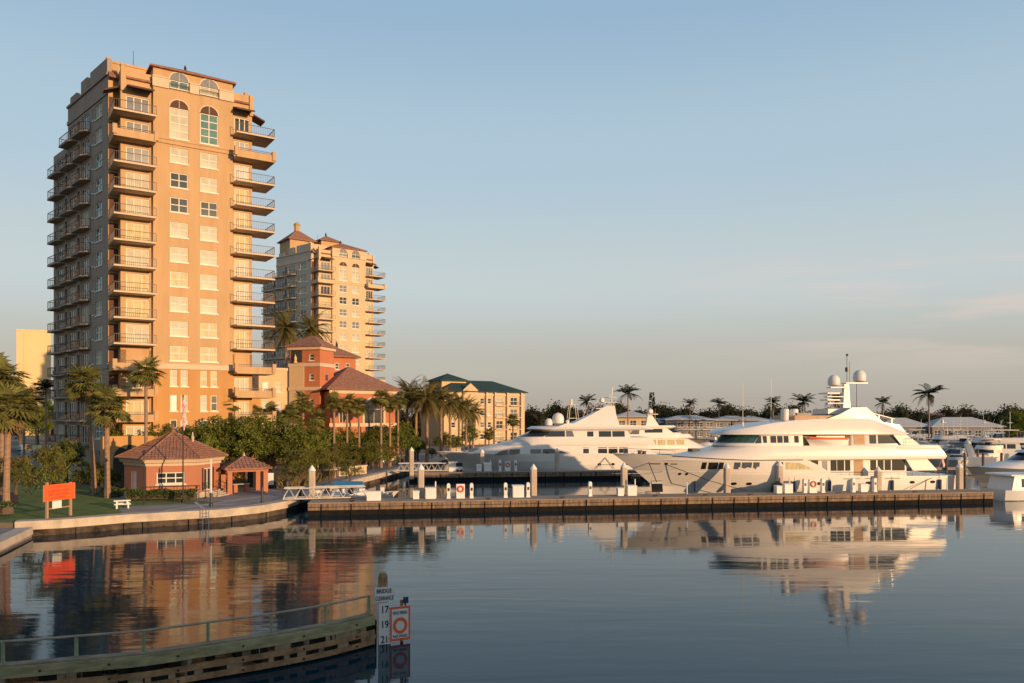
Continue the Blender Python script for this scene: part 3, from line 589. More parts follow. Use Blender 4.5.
block(fb, -7.2, 0, 5.0, 16, 43, 'farwall', [], []); MB().box(-7.3, -.1, 43, 5.1, 16.1, 43.5).build('parapet', 'farwall', fb)
b = MB(); [b.box(x, -.2, 2, x + .3, -.02, 42) for x in (-4.6,)]; b.build('rib', 'farwall', fb)
# ------------------------------------------------------------------ brick kiosk and shelter on the promenade
KX, KY = at(173, 84).x, 84.0
kk = T('brick_kiosk', 'six sided pink brick kiosk with cream eaves and ribbed tile roof', 'kiosk', (KX, KY, LAND), R(23))
hexp = lambda r_, z, a0=-2: [(r_ * math.cos(R(a0 + 60 * i)), r_ * math.sin(R(a0 + 60 * i)), z) for i in range(6)]   # 4: front left corner, 5: front right corner
MB().prism(hexp(5.0, 0), -.3, .55).build('plinth', 'concrete', kk)
def hex_wall(i, ops, mats='brick'):
    a, b = Vector(hexp(4.62, .55)[i]), Vector(hexp(4.62, .55)[(i + 1) % 6]); mb = MB(); wall_panel(mb, a, b - a, (b - a).length, 2.75, ops, .15)
    return mb, a, b - a, (b - a).length
wall = MB()
for i in range(6):
    ops = {4: [(.95, .95, 3.55, 2.1)], 5: [(1.5, 0.02, 3.0, 2.35)], 3: [(1.6, 0.02, 2.6, 2.2)]}.get(i, [])
    mb, a, d, L_ = hex_wall(i, ops); wall.add(mb.v, mb.f)
    if i == 4: window(kk, a, d, 2.25, 1.525, 2.6, 1.15, 'glass', 3, 2)
    if i == 5: window(kk, a, d, 2.25, 1.185, 1.5, 2.33, 'glass', 2, 1, False, 'glazed_door'); dd = d.normalized(); nn = Vector((dd.y, -dd.x, 0))
    if i == 5:
        for x in (1.22, 3.28): q = a + dd * x + nn * .04; MB().bar((q.x, q.y, q.z + .1), (q.x, q.y, q.z + 2.4), .06, .42).build('shutter', 'greentile', kk)
    if i == 3: window(kk, a, d, 2.1, 1.11, 1.0, 2.18, 'white', 1, 1, False, 'service_door')
wall.build('wall', 'brick', kk, fix=False)
b = MB(); b.loft([hexp(4.72, 3.3), hexp(4.78, 3.55), hexp(5.0, 3.62), hexp(5.2, 3.98)]); b.build('eaves', 'trim', kk)
b = MB(); b.loft([hexp(5.5, 3.985), hexp(5.5, 4.06), hexp(.45, 6.45)]); b.build('roof', 'tile', kk)
b = MB()
for i in range(6):                                        # standing tile ribs and hips
    A, B_ = Vector(hexp(5.5, 4.06)[i]), Vector(hexp(5.5, 4.06)[(i + 1) % 6]); C = Vector(hexp(.45, 6.45)[i]); D = Vector(hexp(.45, 6.45)[(i + 1) % 6])
    b.tube([A, C], .11, 6); n_ = 17
    for k in range(1, n_):
        f = k / n_; s0 = A.lerp(B_, f); e = C.lerp(D, .5); d0 = (e - (A + B_) / 2); up_ = min(f, 1 - f) * 2 * .92; b.tube([s0, s0 + d0 * up_], .06, 5)
b.build('tile_ribs', 'tile', kk)
b = MB(); b.lathe([(.46, 0), (.42, .2), (.26, .25), (.24, .55), (.3, .6), (.1, .85), (.04, 1.2)], 10, (0, 0, 6.35)); b.build('finial', 'tile', kk)
MB().lathe([(.12, 0), (.16, .6), (.1, .62), (.05, 1.0)], 8, (1.9, -.6, 5.6)).build('vent', 'concrete', kk)
a = Vector(hexp(4.62, 0)[5]); d = (Vector(hexp(4.62, 0)[0]) - a).normalized(); nn = Vector((d.y, -d.x, 0)); c0 = a + d * 2.25
b = MB()
for i in range(4):
    q = [c0 + d * s_ + nn * t_ for s_, t_ in ((-1.3, .3), (1.3, .3), (1.3, 1.7 - .35 * i), (-1.3, 1.7 - .35 * i))]; b.prism([(p.x, p.y) for p in q], 0 + .14 * i - .002, .14 * (i + 1))
b.build('steps', 'concrete', kk)
b = MB()
for s_ in (-1.35, 1.35):
    p0, p1 = c0 + d * s_ + nn * .35, c0 + d * s_ + nn * 1.8
    for q, z in ((p0, .55), (p0.lerp(p1, .5), .3), (p1, 0)): b.tube([(q.x, q.y, z), (q.x, q.y, z + 1.0)], .03, 6)
    b.tube([(p0.x, p0.y, 1.55), (p1.x, p1.y, 1.0)], .035, 6); b.tube([(p0.x, p0.y, 1.1), (p1.x, p1.y, .55)], .025, 6)
b.build('handrail', 'iron', kk)
b = MB()
for i in (4,):
    A, B_ = Vector(hexp(5.3, 0)[4]), Vector(hexp(5.3, 0)[5]); b.tube([A + Vector((0, 0, 1.3)), B_ + Vector((0, 0, 1.3))], .03, 5); b.tube([A + Vector((0, 0, .9)), B_ + Vector((0, 0, .9))], .02, 5)
    for k in range(6): q = A.lerp(B_, k / 5); b.tube([(q.x, q.y, 0), (q.x, q.y, 1.3)], .025, 5)
b.build('guard_rail', 'iron', kk)

gz = T('open_shelter', 'small open shelter with brick posts and pyramid tile roof', 'shelter', (*at(244, 87)[:2], LAND), R(30))
hs = 1.85
for x in (-hs, hs):
    for y in (-hs, hs): MB().box(x - .24, y - .24, 0, x + .24, y + .24, 2.35).build('post', 'brick', gz)
b = MB(); [b.box(-hs - .3, y - .12, 2.352, hs + .3, y + .12, 2.6) for y in (-hs, hs)]; [b.box(x - .12, -hs + .125, 2.352, x + .12, hs - .125, 2.6) for x in (-hs, hs)]; b.build('beam', 'brick', gz)
hip_roof(-hs, -hs, hs, hs, 2.75, 1.2, .6, .14).build('roof', 'tile', gz)
v = [(-2.45, -2.45), (2.45, -2.45), (2.45, 2.45), (-2.45, 2.45)]; b = MB()
for x, y in v: b.tube([(x, y, 2.76), (0, 0, 3.96)], .08, 5)
for k in range(1, 12):
    f = -2.45 + 4.9 * k / 12; e = abs(f) * .97
    for q in ((f, -2.45, f, -e), (f, 2.45, f, e), (-2.45, f, -e, f), (2.45, f, e, f)): b.tube([(q[0], q[1], 2.77), (q[2], q[3], 2.77 + 1.2 * (2.45 - e) / 2.45)], .045, 5)
b.build('tile_ribs', 'tile', gz); MB().lathe([(.16, 0), (.1, .15), (.03, .4)], 8, (0, 0, 3.95)).build('finial', 'concrete', gz)
# barbecue grill table in the shelter, notice board, bin
t = T('picnic_counter', 'dark barbecue counter standing under the open shelter', 'counter', (*at(241, 87.2)[:2], LAND), R(30))
MB().box(-.9, -.35, .85, .9, .35, .93).build('top', 'concrete', t); [MB().box(x - .2, -.28, 0, x + .2, .28, .848).build('leg', 'brick', t) for x in (-.6, .6)]
t = T('notice_board', 'dark notice board with one pale poster beside the shelter', 'notice board', (*at(266, 91)[:2], LAND), R(10))
MB().box(-1.9, -.06, .25, 1.1, .06, 1.95).build('board', 'iron', t); MB().box(.05, -.075, .45, .85, -.062, 1.8).build('poster', 'white', t); [MB().box(x - .06, -.05, 0, x + .06, .05, 2.1).build('post', 'iron', t) for x in (-1.96, 1.16)]
t = T('litter_bin', 'black round litter bin near the promenade corner', 'litter bin', (*at(287, 89)[:2], LAND))
MB().lathe([(.34, 0), (.38, .1), (.38, .95)], 14).build('drum', 'iron', t); MB().lathe([(.40, .96), (.40, 1.02), (.2, 1.3), (.02, 1.34)], 14).build('lid', 'iron', t)
# picnic table (white concrete)
t = T('picnic_table', 'white concrete picnic table with two benches on the paving', 'picnic table', (*G(122, 508)[:2], LAND), R(30)); t.scale = (.72, .72, .9)
MB().box(-.95, -.4, .70, .95, .4, .80).build('top', 'white', t); [MB().box(x - .09, -.3, 0, x + .09, .3, .698).build('leg', 'white', t) for x in (-.6, .6)]
for y in (-.75, .75):
    bb = MB().box(-.95, y - .17, .40, .95, y + .17, .48).build('bench', 'white', t); [MB().box(x - .08, y - .14, 0, x + .08, y + .14, .398).build('bench_leg', 'white', bb) for x in (-.65, .65)]
# orange sign board
p0, p1 = G(48, 519), G(71.5, 515.5); ang = math.atan2(p1.y - p0.y, p1.x - p0.x); dL = (p1 - p0).length
t = T('orange_sign_board', 'bright orange notice board on two timber posts in the lawn', 'sign', (p0.x, p0.y, LAND), ang)
for x in (0, dL): MB().box(x - .09, .03, -.1, x + .09, .2, 2.95 if x == 0 else 2.8).build('post', 'postwood', t)
MB().box(-.45, -.03, 1.42, dL + .32, .028, 2.74).build('board', 'orange', t)
b = MB(); b.box(-.47, -.045, 1.38, -.43, .03, 2.76); b.box(dL + .30, -.045, 1.38, dL + .34, .03, 2.76); b.build('board_edge', 'postwood', t)
b = MB(); rg = random.Random(4)
for z, h_, x0, x1 in ((2.55, .12, .25, 1.75), (2.22, .17, .0, 1.95), (1.93, .15, .05, 1.9), (1.64, .12, .3, 1.6)):
    x = x0
    while x < x1:
        w_ = rg.uniform(.06, .13); b.box(x, -.036, z - h_ / 2, x + w_, -.031, z + h_ / 2); x += w_ + (.16 if rg.random() < .2 else .035)
b.build('lettering', 'textfaint', t)
MB().box(.42, -.02, .78, 1.32, .02, 1.40).build('small_board', 'white', t); MB().box(.1, .0, .76, dL - .1, .05, .84).build('crossbar', 'postwood', t)
# flagpole, slender posts, bollards
t = T('flagpole', 'slender dark flagpole with furled red and white flag before the kiosk', 'flagpole', (*at(183, 77)[:2], LAND))
MB().lathe([(.2, 0), (.2, .25), (.075, .3), (.05, 10.1), (.08, 10.15), (.08, 10.3), (.01, 10.35)], 8).build('pole', 'iron', t)
b = MB(); b.loft([[(r_ * math.cos(a_ * 1.05) + .1, r_ * math.sin(a_ * 1.05), z) for a_ in range(6)] for z, r_ in ((9.9, .06), (9.3, .22), (8.6, .16), (8.0, .25), (7.3, .13), (6.9, .03))]); b.build('flag', 'flagred', t, True)
for px, Y, h_, lab in ((144, 75, 4.7, 'thin black lamp post beside the white picnic table'), (205.5, 80, 1.1, 'short black post by the kiosk steps')):
    t = T('lamp_post', lab, 'post', (*at(px, Y)[:2], LAND)); MB().lathe([(.12, 0), (.12, .2), (.045, .25), (.04, h_)], 8).build('pole', 'iron', t); MB().lathe([(.05, 0), (.16, .1), (.16, .3), (.05, .4)], 8, (0, 0, h_)).build('lamp', 'iron', t)
t = T('white_marker_post', 'slim white post with a black base at the promenade edge', 'post', (*G(211, 507)[:2], LAND)); MB().lathe([(.07, .5), (.07, 4.3), (.01, 4.4)], 8).build('shaft', 'white', t); MB().lathe([(.17, 0), (.17, .3), (.12, .4), (.1, 1.3)], 10).build('base', 'iron', t)
t = T('bollard_light', 'stout black bollard lamp at the curve of the seawall', 'bollard', (*G(262, 504)[:2], LAND)); MB().lathe([(.16, 0), (.16, .2), (.1, .25), (.1, 1.35)], 10).build('post', 'iron', t); MB().lathe([(.13, 1.352), (.13, 1.6), (.02, 1.7)], 10).build('lamp', 'iron', t)
lampp = [(331, 483.5), (348, 478.5), (356, 476), (362, 474), (375, 469.5), (382.5, 467.5), (386, 466.5)]
pr = O('railing_post', None); MB().lathe([(.12, 0), (.12, .12), (.07, .16), (.07, 1.7), (.1, 1.72), (.02, 1.85)], 8).build('post', 'iron', pr)
words_ = ['nearest the promenade corner', 'second', 'third', 'fourth', 'fifth', 'sixth', 'farthest, beside the second gangway']
for i, (px, py) in enumerate(lampp): q = G(px - 1.5, py); put(pr, i > 0, (q.x, q.y, LAND), 0, f'black iron quayside post, {words_[i]} in the line along the quay', 'post', 'iron posts along the quay')

# ladder on the seawall
t = T('seawall_ladder', 'small steel ladder hanging on the seawall beneath the white post', 'ladder', (*at(205.6, 69.3)[:2], 0), R(28))
b = MB(); [b.tube([(x, -.05, -.6), (x, -.05, 1.5), (x, .35, 1.75)], .03, 6) for x in (-.25, .25)]; b.build('rail', 'steel', t); b = MB(); [b.tube([(-.25, -.05, z), (.25, -.05, z)], .022, 5) for z in (-.2, .1, .4, .7, 1.0)]; b.build('rung', 'steel', t)
# chairs and small furniture on the quay
ch = O('garden_chair', None)
MB().box(-.3, -.3, .38, .3, .3, .44).build('seat', 'white', ch); MB().extr([(-.3, .24, .44), (.3, .24, .44), (.3, .42, 1.0), (-.3, .42, 1.0)], (0, .05, 0)).build('backrest', 'white', ch); [MB().box(x - .03, y - .03, 0, x + .03, y + .03, .379).build('leg', 'white', ch) for x in (-.26, .26) for y in (-.26, .26)]
for i, (px, Y, lab) in enumerate(((370, 134, 'white garden chair on the quay, the one nearer the posts'), (380.5, 134, 'white garden chair on the quay, the one nearer the second gangway'))): put(ch, i > 0, (*at(px, Y)[:2], LAND), R(200 + 25 * i), lab, 'chair', 'white garden chairs on the quay', 1.5)

# ------------------------------------------------------------------ docks
def dock(name, label, a, b, depth, z):
    a, b = Vector((*a, 0)), Vector((*b, 0)); d = (b - a); L_ = d.length; rz = math.atan2(d.y, d.x)
    t = T(name, label, 'dock', (a.x, a.y, 0), rz)
    MB().box(0, 0, z - .22, L_, depth, z).build('deck', 'wood', t)
    f = MB(); f.box(-.02, -.08, .82, L_ + .02, -.005, z - .06); f.box(-.02, -.07, .50, L_ + .02, -.006, .77); f.box(-.06, 0, .3, -.005, depth, z - .01); f.box(L_ + .005, 0, .3, L_ + .06, depth, z - .01); f.build('fascia', 'dockface', t)
    MB().box(-.06, -.12, z - .058, L_ + .06, -.006, z + .02).build('edge_timber', 'wood', t); MB().box(-.02, -.05, -.3, L_, -.006, .515).build('skirt', 'wet', t)  # black skirt stands for the shade and reflection below the dock
    f = MB(); f.box(.1, .15, -.6, L_ - .1, depth - .1, .45); f.build('float', 'wet', t)
    k = 1.2
    while k < L_: MB().box(k - .045, -.13, -.2, k + .045, -.082, z - .13).build('rub_rail', 'wet', t); k += 2.55 + .25 * math.sin(k * 1.7)
    return t
D0, D1 = Vector((-19.2, 75.4)), Vector((51.8, 86.2)); DD = (D1 - D0).normalized(); DN = Vector((-DD.y, DD.x)); DZ = 1.2
dock('front_dock', 'long brown timber dock lying in front of the big yachts', D0, D1, 3.5, DZ)
E0, E1 = Vector((-14.2, 114.5)), Vector((20.5, 119.3)); EZ = 1.2
dock('inner_dock', 'shorter weathered dock beside the farther white yacht', E0, E1, 3.0, EZ)
ED = (E1 - E0).normalized(); EN = Vector((-ED.y, ED.x))
def on_dock(px, A, dvec, nvec, off):     # the point on the dock where a line of sight at px meets it, off metres behind its front edge
    k = (px - 512) / F; P0 = A + nvec * off; s_ = (k * P0.y - P0.x) / (dvec.x - k * dvec.y); return P0 + dvec * s_
def pile_mesh(h_):
    s_ = .31; b = MB(); b.prism([(-s_, -s_ + .08), (-s_ + .08, -s_), (s_ - .08, -s_), (s_, -s_ + .08), (s_, s_ - .08), (s_ - .08, s_), (-s_ + .08, s_), (-s_, s_ - .08)], -2.5, h_); return b
pl = {}
def pile(px, A, dv, nv, off, ztop, label, group='concrete mooring pilings'):
    q = on_dock(px, A, dv, nv, off); k = round(ztop, 1)
    o = O('mooring_piling', None, None, (q.x, q.y, 0), math.atan2(dv.y, dv.x)); tag(o, label, 'piling', group)
    if k not in pl: pl[k] = (pile_mesh(k).mesh('post', 'pile'), MB().lathe([(.36, k), (.36, k + .08), (.03, k + .55)], 12).mesh('cap', 'white'), MB().box(-.36, -.36, -.5, .36, .36, .42).mesh('waterline_band', 'wet'))
    for nm, me in zip(('post', 'cap', 'waterline_band'), pl[k]): O(nm, me, o)
for px, off, ytop, lab in ((312, 3.9, 466, 'pale pointed piling at the end of the front dock by the truss gangway'), (421, 3.9, 465, 'pale pointed piling by the first dock boxes, before the second gangway'), (533.5, 3.9, 465.5, 'pale piling standing alone midway along the front dock'),
                           (624, 3.9, 464, 'pale piling below the bow of the larger yacht'), (727, 3.9, 464.5, 'grey piling against the hull windows of the larger yacht'), (779.5, 3.9, 462.5, 'grey piling casting its shadow amidships on the larger yacht'), (878, 3.9, 467.5, 'grey piling against the after deck of the larger yacht'), (959.5, 3.9, 464, 'grey piling beyond the stern of the larger yacht')):
    q = on_dock(px, D0, DD, DN, off); pile(px, D0, DD, DN, off, ZY(ytop, q.y) - .4, lab)
for px, ytop, off, lab in ((411.5, 448, -1.0, 'tall weathered piling at the landward end of the inner dock'), (482, 450, 3.3, 'shorter grey piling beside the bow of the farther yacht'), (557, 449, 3.3, 'grey piling amidships of the farther yacht')):
    q = on_dock(px, E0, ED, EN, off); pile(px, E0, ED, EN, off, ZY(ytop, q.y) - .4, lab)
# dock furniture prototypes (local x along the dock)
def dock_box(w_, h_): 
    o = O('dock_box', None); MB().box(-w_ / 2, -.35, .02, w_ / 2, .35, h_ - .14).build('body', 'white', o); MB().extr([(-w_ / 2 - .04, -.39, h_ - .138), (-w_ / 2 - .04, .39, h_ - .138), (-w_ / 2 - .04, .34, h_), (-w_ / 2 - .04, -.3, h_ - .04)], (w_ + .08, 0, 0)).build('lid', 'white', o); return o
def pedestal():
    o = O('power_pedestal', None); MB().extr([(-.17, -.2, .5), (.17, -.2, .5), (.17, -.2, 1.35), (.09, -.2, 1.5), (-.09, -.2, 1.5), (-.17, -.2, 1.35)], (0, .4, 0)).build('head', 'white', o)
    MB().extr([(-.2, -.22, 0), (.2, -.22, 0), (.13, -.22, .499), (-.13, -.22, .499)], (0, .44, 0)).build('base', 'white', o); MB().box(-.1, -.225, .75, .1, -.205, 1.05).build('socket_panel', 'iron', o); return o
def ring_cabinet():
    o = O('life_ring_cabinet', None); MB().box(-.42, -.2, 0, .42, .2, 1.42).build('cabinet', 'white', o)
    b = MB(); n_ = 20; b.loft([[((.27 + .085 * math.cos(a_)) * math.cos(2 * math.pi * k / n_), -.26 + .06 * math.sin(a_), .95 + (.27 + .085 * math.cos(a_)) * math.sin(2 * math.pi * k / n_)) for a_ in [2 * math.pi * i / 8 for i in range(8)]] for k in range(n_ + 1)], cap=False); b.build('ring', 'lifering', o, True); return o
P_box, P_small, P_ped, P_ring = dock_box(1.0, 1.15), dock_box(.6, .85), pedestal(), ring_cabinet(); used = set()
P_pole = O('mooring_pole', None); MB().lathe([(.08, 0), (.07, 1.55), (.02, 1.7)], 8).build('shaft', 'white', P_pole)
def furn(kind, px, lab, dockn='f', sc=1.0):
    pro, cat, grp = {'box': (P_box, 'dock box', 'white dock boxes'), 'small': (P_small, 'dock box', 'small white dock boxes'), 'ped': (P_ped, 'power pedestal', 'white power pedestals'), 'ring': (P_ring, 'life ring cabinet', 'life ring cabinets'), 'pole': (P_pole, 'pole', 'white dock poles')}[kind]
    A, dv, nv, z = (D0, DD, DN, DZ) if dockn == 'f' else (E0, ED, EN, EZ)
    q = on_dock(px, A, dv, nv, 2.2 if kind != 'pole' else 2.75); put(pro, kind in used, (q.x, q.y, z), math.atan2(dv.y, dv.x), lab, cat, grp, sc); used.add(kind)
for a_ in (('small', 416, 'small white dock box left of the piling before the second gangway'), ('box', 430.5, 'white dock box right of the piling before the second gangway'), ('pole', 435.5, 'thin white pole behind the dock box before the second gangway'),
           ('ped', 448.5, 'white power pedestal on the left side of the first life ring cabinet'), ('ring', 460.5, 'white cabinet with red life ring on the emptier half of the front dock'), ('ped', 471.5, 'white power pedestal on the right side of the first life ring cabinet'),
           ('ped', 505.5, 'white power pedestal left of the big dock box near the lone piling'), ('box', 518, 'big white dock box near the lone piling midway along the front dock', 'f', 1.1), ('ped', 528, 'white power pedestal touching the lone piling midway along the front dock'),
           ('ped', 590, 'white power pedestal standing alone below the farther yacht stern'), ('small', 620, 'small white dock box left of the piling below the yacht bow'), ('box', 631.5, 'white dock box right of the piling below the yacht bow', 'f', .95), ('pole', 635, 'thin white pole behind the dock box below the yacht bow'),
           ('pole', 687, 'short white post alone before the larger yacht bow', 'f', .75), ('small', 778, 'small white dock box at the piling amidships of the larger yacht'), ('box', 787.5, 'white dock box right of the amidships piling of the larger yacht', 'f', .9), ('pole', 789.5, 'thin white pole behind the amidships dock box'),
           ('ped', 804.5, 'white power pedestal left of the life ring cabinet before the larger yacht'), ('ring', 812.5, 'white cabinet with red life ring in front of the larger yacht'), ('ped', 822.5, 'white power pedestal right of the life ring cabinet before the larger yacht'),
           ('ped', 853, 'white power pedestal left of the after deck piling'), ('box', 863, 'white dock box between two pedestals near the after deck piling', 'f', .8), ('ped', 874.5, 'white power pedestal hard by the after deck piling'), ('pole', 947, 'white post at the stern end of the front dock', 'f', .8),
           ('box', 453, 'white dock box at the landward end of the inner dock', 'i', 1.25), ('small', 479, 'small white dock box left of the inner dock bow piling', 'i', 1.2), ('box', 487.5, 'white dock box right of the inner dock bow piling', 'i', 1.1), ('pole', 490.5, 'thin white pole behind a dock box of the inner dock', 'i'),
           ('ped', 500, 'first white power pedestal alongside the farther yacht hull', 'i', 1.1), ('ring', 507.5, 'plain white cabinet between pedestals on the inner dock', 'i', 1.0), ('ped', 515.5, 'second white power pedestal alongside the farther yacht hull', 'i', 1.1)): furn(*a_)
b = MB(); q = on_dock(374, D0, DD, DN, 1.6); t = T('storage_locker', 'large plain white storage locker at the end of the truss gangway', 'locker', (q.x, q.y, DZ), math.atan2(DD.y, DD.x)); MB().box(-.68, -.4, 0, .68, .4, .82).build('body', 'white', t); MB().box(-.72, -.44, .821, .72, .44, .9).build('lid', 'white', t)
q = on_dock(459.5, E0, ED, EN, 2.0); t = T('dock_cart', 'black and white dock cart beside the farther yacht bow', 'cart', (q.x, q.y, EZ)); MB().box(-.45, -.35, .35, .45, .35, .75).build('tub', 'white', t); MB().extr([(-.5, -.4, .76), (.5, -.4, .76), (.35, -.4, 1.35), (-.45, -.4, 1.3)], (0, .8, 0)).build('cover', 'black', t); [MB().extr([(x + .18 * math.cos(a_), -.42, .18 + .18 * math.sin(a_)) for a_ in [k * .5236 for k in range(12)]], (0, .08, 0)).build('wheel', 'black', t) for x in (-.25, .25)]
# cleats along the front dock edge
cp = O('dock_cleat', None); MB().box(-.12, -.05, 0, .12, .05, .12).build('base', 'iron', cp); MB().tube([(-.28, 0, .16), (.28, 0, .16)], .045, 6).build('horn', 'iron', cp)
for i, px in enumerate((352, 488, 562, 655, 705, 750, 838, 915)):
    q = on_dock(px, D0, DD, DN, .35); put(cp, i > 0, (q.x, q.y, DZ), math.atan2(DD.y, DD.x), f'small iron cleat, number {i+1} along the outer edge of the front dock', 'cleat', 'cleats along the front dock'); 
for i, o in enumerate([o for o in col.objects if o.name.startswith('dock_cleat')]): o['label'] = 'small iron mooring cleat on the outer edge of the front dock'
# truss gangways
def gangway(label, a, b, wd, ht, n_):
    a, b = Vector(a), Vector(b); d = b - a; L_ = d.length; t = T('gangway', label, 'gangway', a, 0); t.rotation_euler = (0, 0, math.atan2(d.y, d.x)); sl = d.z / Vector((d.x, d.y)).length; l_ = Vector((d.x, d.y)).length
    P = lambda x, y, z: (x, y, z + sl * x)
    MB().extr([P(0, -wd / 2, 0), P(l_, -wd / 2, 0), P(l_, -wd / 2, .08), P(0, -wd / 2, .08)], (0, wd, 0)).build('deck', 'fendertop', t)
    for y in (-wd / 2, wd / 2):
        f = MB(); f.tube([P(0, y, .1), P(l_, y, .1)], .05, 6); f.tube([P(.1, y, ht), P(l_ - .1, y, ht)], .05, 6)
        for k in range(n_):
            x0, x1 = l_ * k / n_, l_ * (k + 1) / n_; f.tube([P(x0, y, .1), P((x0 + x1) / 2, y, ht), P(x1, y, .1)], .035, 5)
        f.build('truss', 'alum', t)
p0, p1 = at(283, 78.2, 1.25), at(366, 80.2, 1.28)
gangway('white truss gangway from the promenade corner to the front dock', p0, p1, 1.5, 1.1, 7)
gangway('distant white truss gangway from the quay to the inner dock', at(398, 117.5, 1.25), at(447, 117.8, 1.28), 1.5, 1.15, 8)

# ------------------------------------------------------------------ bridge fender walkway in the near water
fe = T('fender_walkway', 'curved mossy timber bridge fender with a pale handrail', 'fender walkway')
FP = [Vector(p) for p in ((-24.5, 25.0), (-20.5, 25.6), (-16.8, 26.24), (-14.7, 26.9), (-12.7, 27.6), (-10.87, 28.75), (-8.95, 30.0), (-7.2, 31.4), (-5.75, 33.0))]
def smooth(P, k=4):
    out = []
    for i in range(len(P) - 1):
        p0, p1, p2, p3 = P[max(i - 1, 0)], P[i], P[i + 1], P[min(i + 2, len(P) - 1)]
        for j in range(k):
            t_ = j / k; out.append(.5 * ((2 * p1) + (p2 - p0) * t_ + (2 * p0 - 5 * p1 + 4 * p2 - p3) * t_ ** 2 + (3 * p1 - p0 - 3 * p2 + p3) * t_ ** 3))
    return out + [P[-1]]
FS = smooth(FP)
def ribbon(mb, off0, off1, z0, z1, i0=0, i1=None):
    pts = FS[i0:i1]; a = offset_line(pts, off0); b = offset_line(pts, off1)
    mb.loft([[(*p, z0), (*q, z0), (*q, z1), (*p, z1)] for p, q in zip(a, b)])
b = MB(); ribbon(b, -.05, .34, 1.245, 1.30); b.build('deck', 'fendertop', fe)
for z0, z1, m_, off in ((.88, 1.24, 'fendergreen', -.16), (.46, .68, 'fenderbrown', -.14), (.08, .30, 'fenderbrown', -.15)): b = MB(); ribbon(b, off, off + .3, z0, z1); b.build('wale', m_, fe)
b = MB(); ribbon(b, .22, .3, -.2, 1.2); b.build('backing', 'fenderbrown', fe)
rg = random.Random(5)
for i in range(len(FS) - 1):
    for f in (0.0, .5):
        p = FS[i].lerp(FS[i + 1], f); d = (FS[i + 1] - FS[i]).normalized(); nn = Vector((-d.y, d.x))
        for z0, z1 in ((.30, .46), (.68, .88)):
            if rg.random() < .62:
                wd = rg.uniform(.18, .36); q = [p + d * s_ * wd + nn * o_ for s_, o_ in ((-1, -.12), (1, -.12), (1, .2), (-1, .2))]
                MB().prism([tuple(x) for x in q], z0 + .002, z1 - .002).build('spacer_block', 'fendertop' if rg.random() < .6 else 'wet', fe)
for i in range(2, len(FS), 3):
    p = FS[i] + Vector((-.02, .02)); MB().lathe([(.17, -2.5), (.17, 1.0)], 8, (p.x, p.y + .1, 0)).build('support_pile', 'wet', fe)
b = MB()
for i in range(2, len(FS) - 1, 4):
    for z in (1.06, .57, .19): p = FS[i]; d = (FS[i + 1] - FS[i]).normalized(); nn = Vector((d.y, -d.x)); c_ = p + nn * .165; b.bar((c_.x, c_.y, z), (c_.x + nn.x * .03, c_.y + nn.y * .03, z), .07, .07)
b.build('bolt_heads', 'iron', fe)
rp_ = [(p.x, p.y, 2.0) for p in (Vector(q) for q in offset_line(FS, .25))]
rl = MB().tube(rp_, .045, 8).build('handrail', 'railrust', fe)
acc = 0; last = None
for i, p in enumerate(rp_):
    if last is None or (Vector(p) - last).length > 2.05 or i == len(rp_) - 1:
        MB().box(p[0] - .045, p[1] - .045, 1.32, p[0] + .045, p[1] + .045, 1.985).build('rail_post', 'railgreen', fe); last = Vector(p)
# clearance signs at the tip of the fender
sp = at(384.5, 33.2)
t = T('clearance_gauge', 'white bridge clearance gauge board numbered down to the water', 'clearance gauge', (sp.x, sp.y, 0), R(20))
MB().lathe([(.2, -2), (.2, 2.75), (.14, 2.9)], 10, (-.02, .25, 0)).build('pile', 'fenderbrown', t)
g = MB().box(-.25, -.04, -.12, .25, .0, 1.72).build('gauge_board', 'white', t)
for s_, z in (('17', 1.42), ('19', .80), ('21', .18)): text('numeral', s_, .42, 'text', g, (.0, -.045, z), (R(90), 0, 0), .8)
b = MB(); [b.box(.17 if k % 2 else .19, -.048, .06 + .155 * k, .25, -.041, .085 + .155 * k) for k in range(10)]; b.build('tick_marks', 'text', g)
hb_ = MB().extr([(-.40, -.06, 1.76), (.34, -.06, 1.76), (.44, -.06, 2.06), (.34, -.06, 2.36), (-.40, -.06, 2.36)], (0, .04, 0)).build('header_board', 'white', t)
text('lettering', 'BRIDGE', .24, 'text', hb_, (-.03, -.066, 2.20), (R(90), 0, 0), .78); text('lettering', 'CLEARANCE', .24, 'text', hb_, (-.01, -.066, 1.91), (R(90), 0, 0), .57)
sp = at(400, 33.4)
t = T('speed_zone_sign', 'square white sign with orange border and orange ring beside the gauge', 'sign', (sp.x, sp.y, 0), R(24))
bd = MB().box(-.43, -.03, .1, .43, .01, 1.52).build('board', 'white', t)
b = MB(); b.box(-.43, -.04, 1.43, .43, -.031, 1.52); b.box(-.43, -.04, .1, .43, -.031, .2); b.box(-.43, -.04, .2, -.36, -.031, 1.43); b.box(.36, -.04, .2, .43, -.031, 1.43); b.build('border', 'orangered', bd)
n_ = 28; ring = lambda r_, y: [(r_ * math.cos(2 * math.pi * k / n_), y, .72 + r_ * 1.1 * math.sin(2 * math.pi * k / n_)) for k in range(n_)]
b = MB(); b.loft([ring(.19, -.032), ring(.31, -.032), ring(.31, -.042), ring(.19, -.042), ring(.19, -.032)], cap=False); b.build('ring', 'orangered', bd)
text('lettering', 'IDLE SPEED', .17, 'text', bd, (0, -.036, 1.25), (R(90), 0, 0), .72); text('lettering', 'NO WAKE', .15, 'text', bd, (0, -.036, .28), (R(90), 0, 0), .85)
b = MB(); b.lathe([(.07, -2), (.07, 1.75)], 8, (.1, .1, 0)); b.build('post', 'fenderbrown', t)
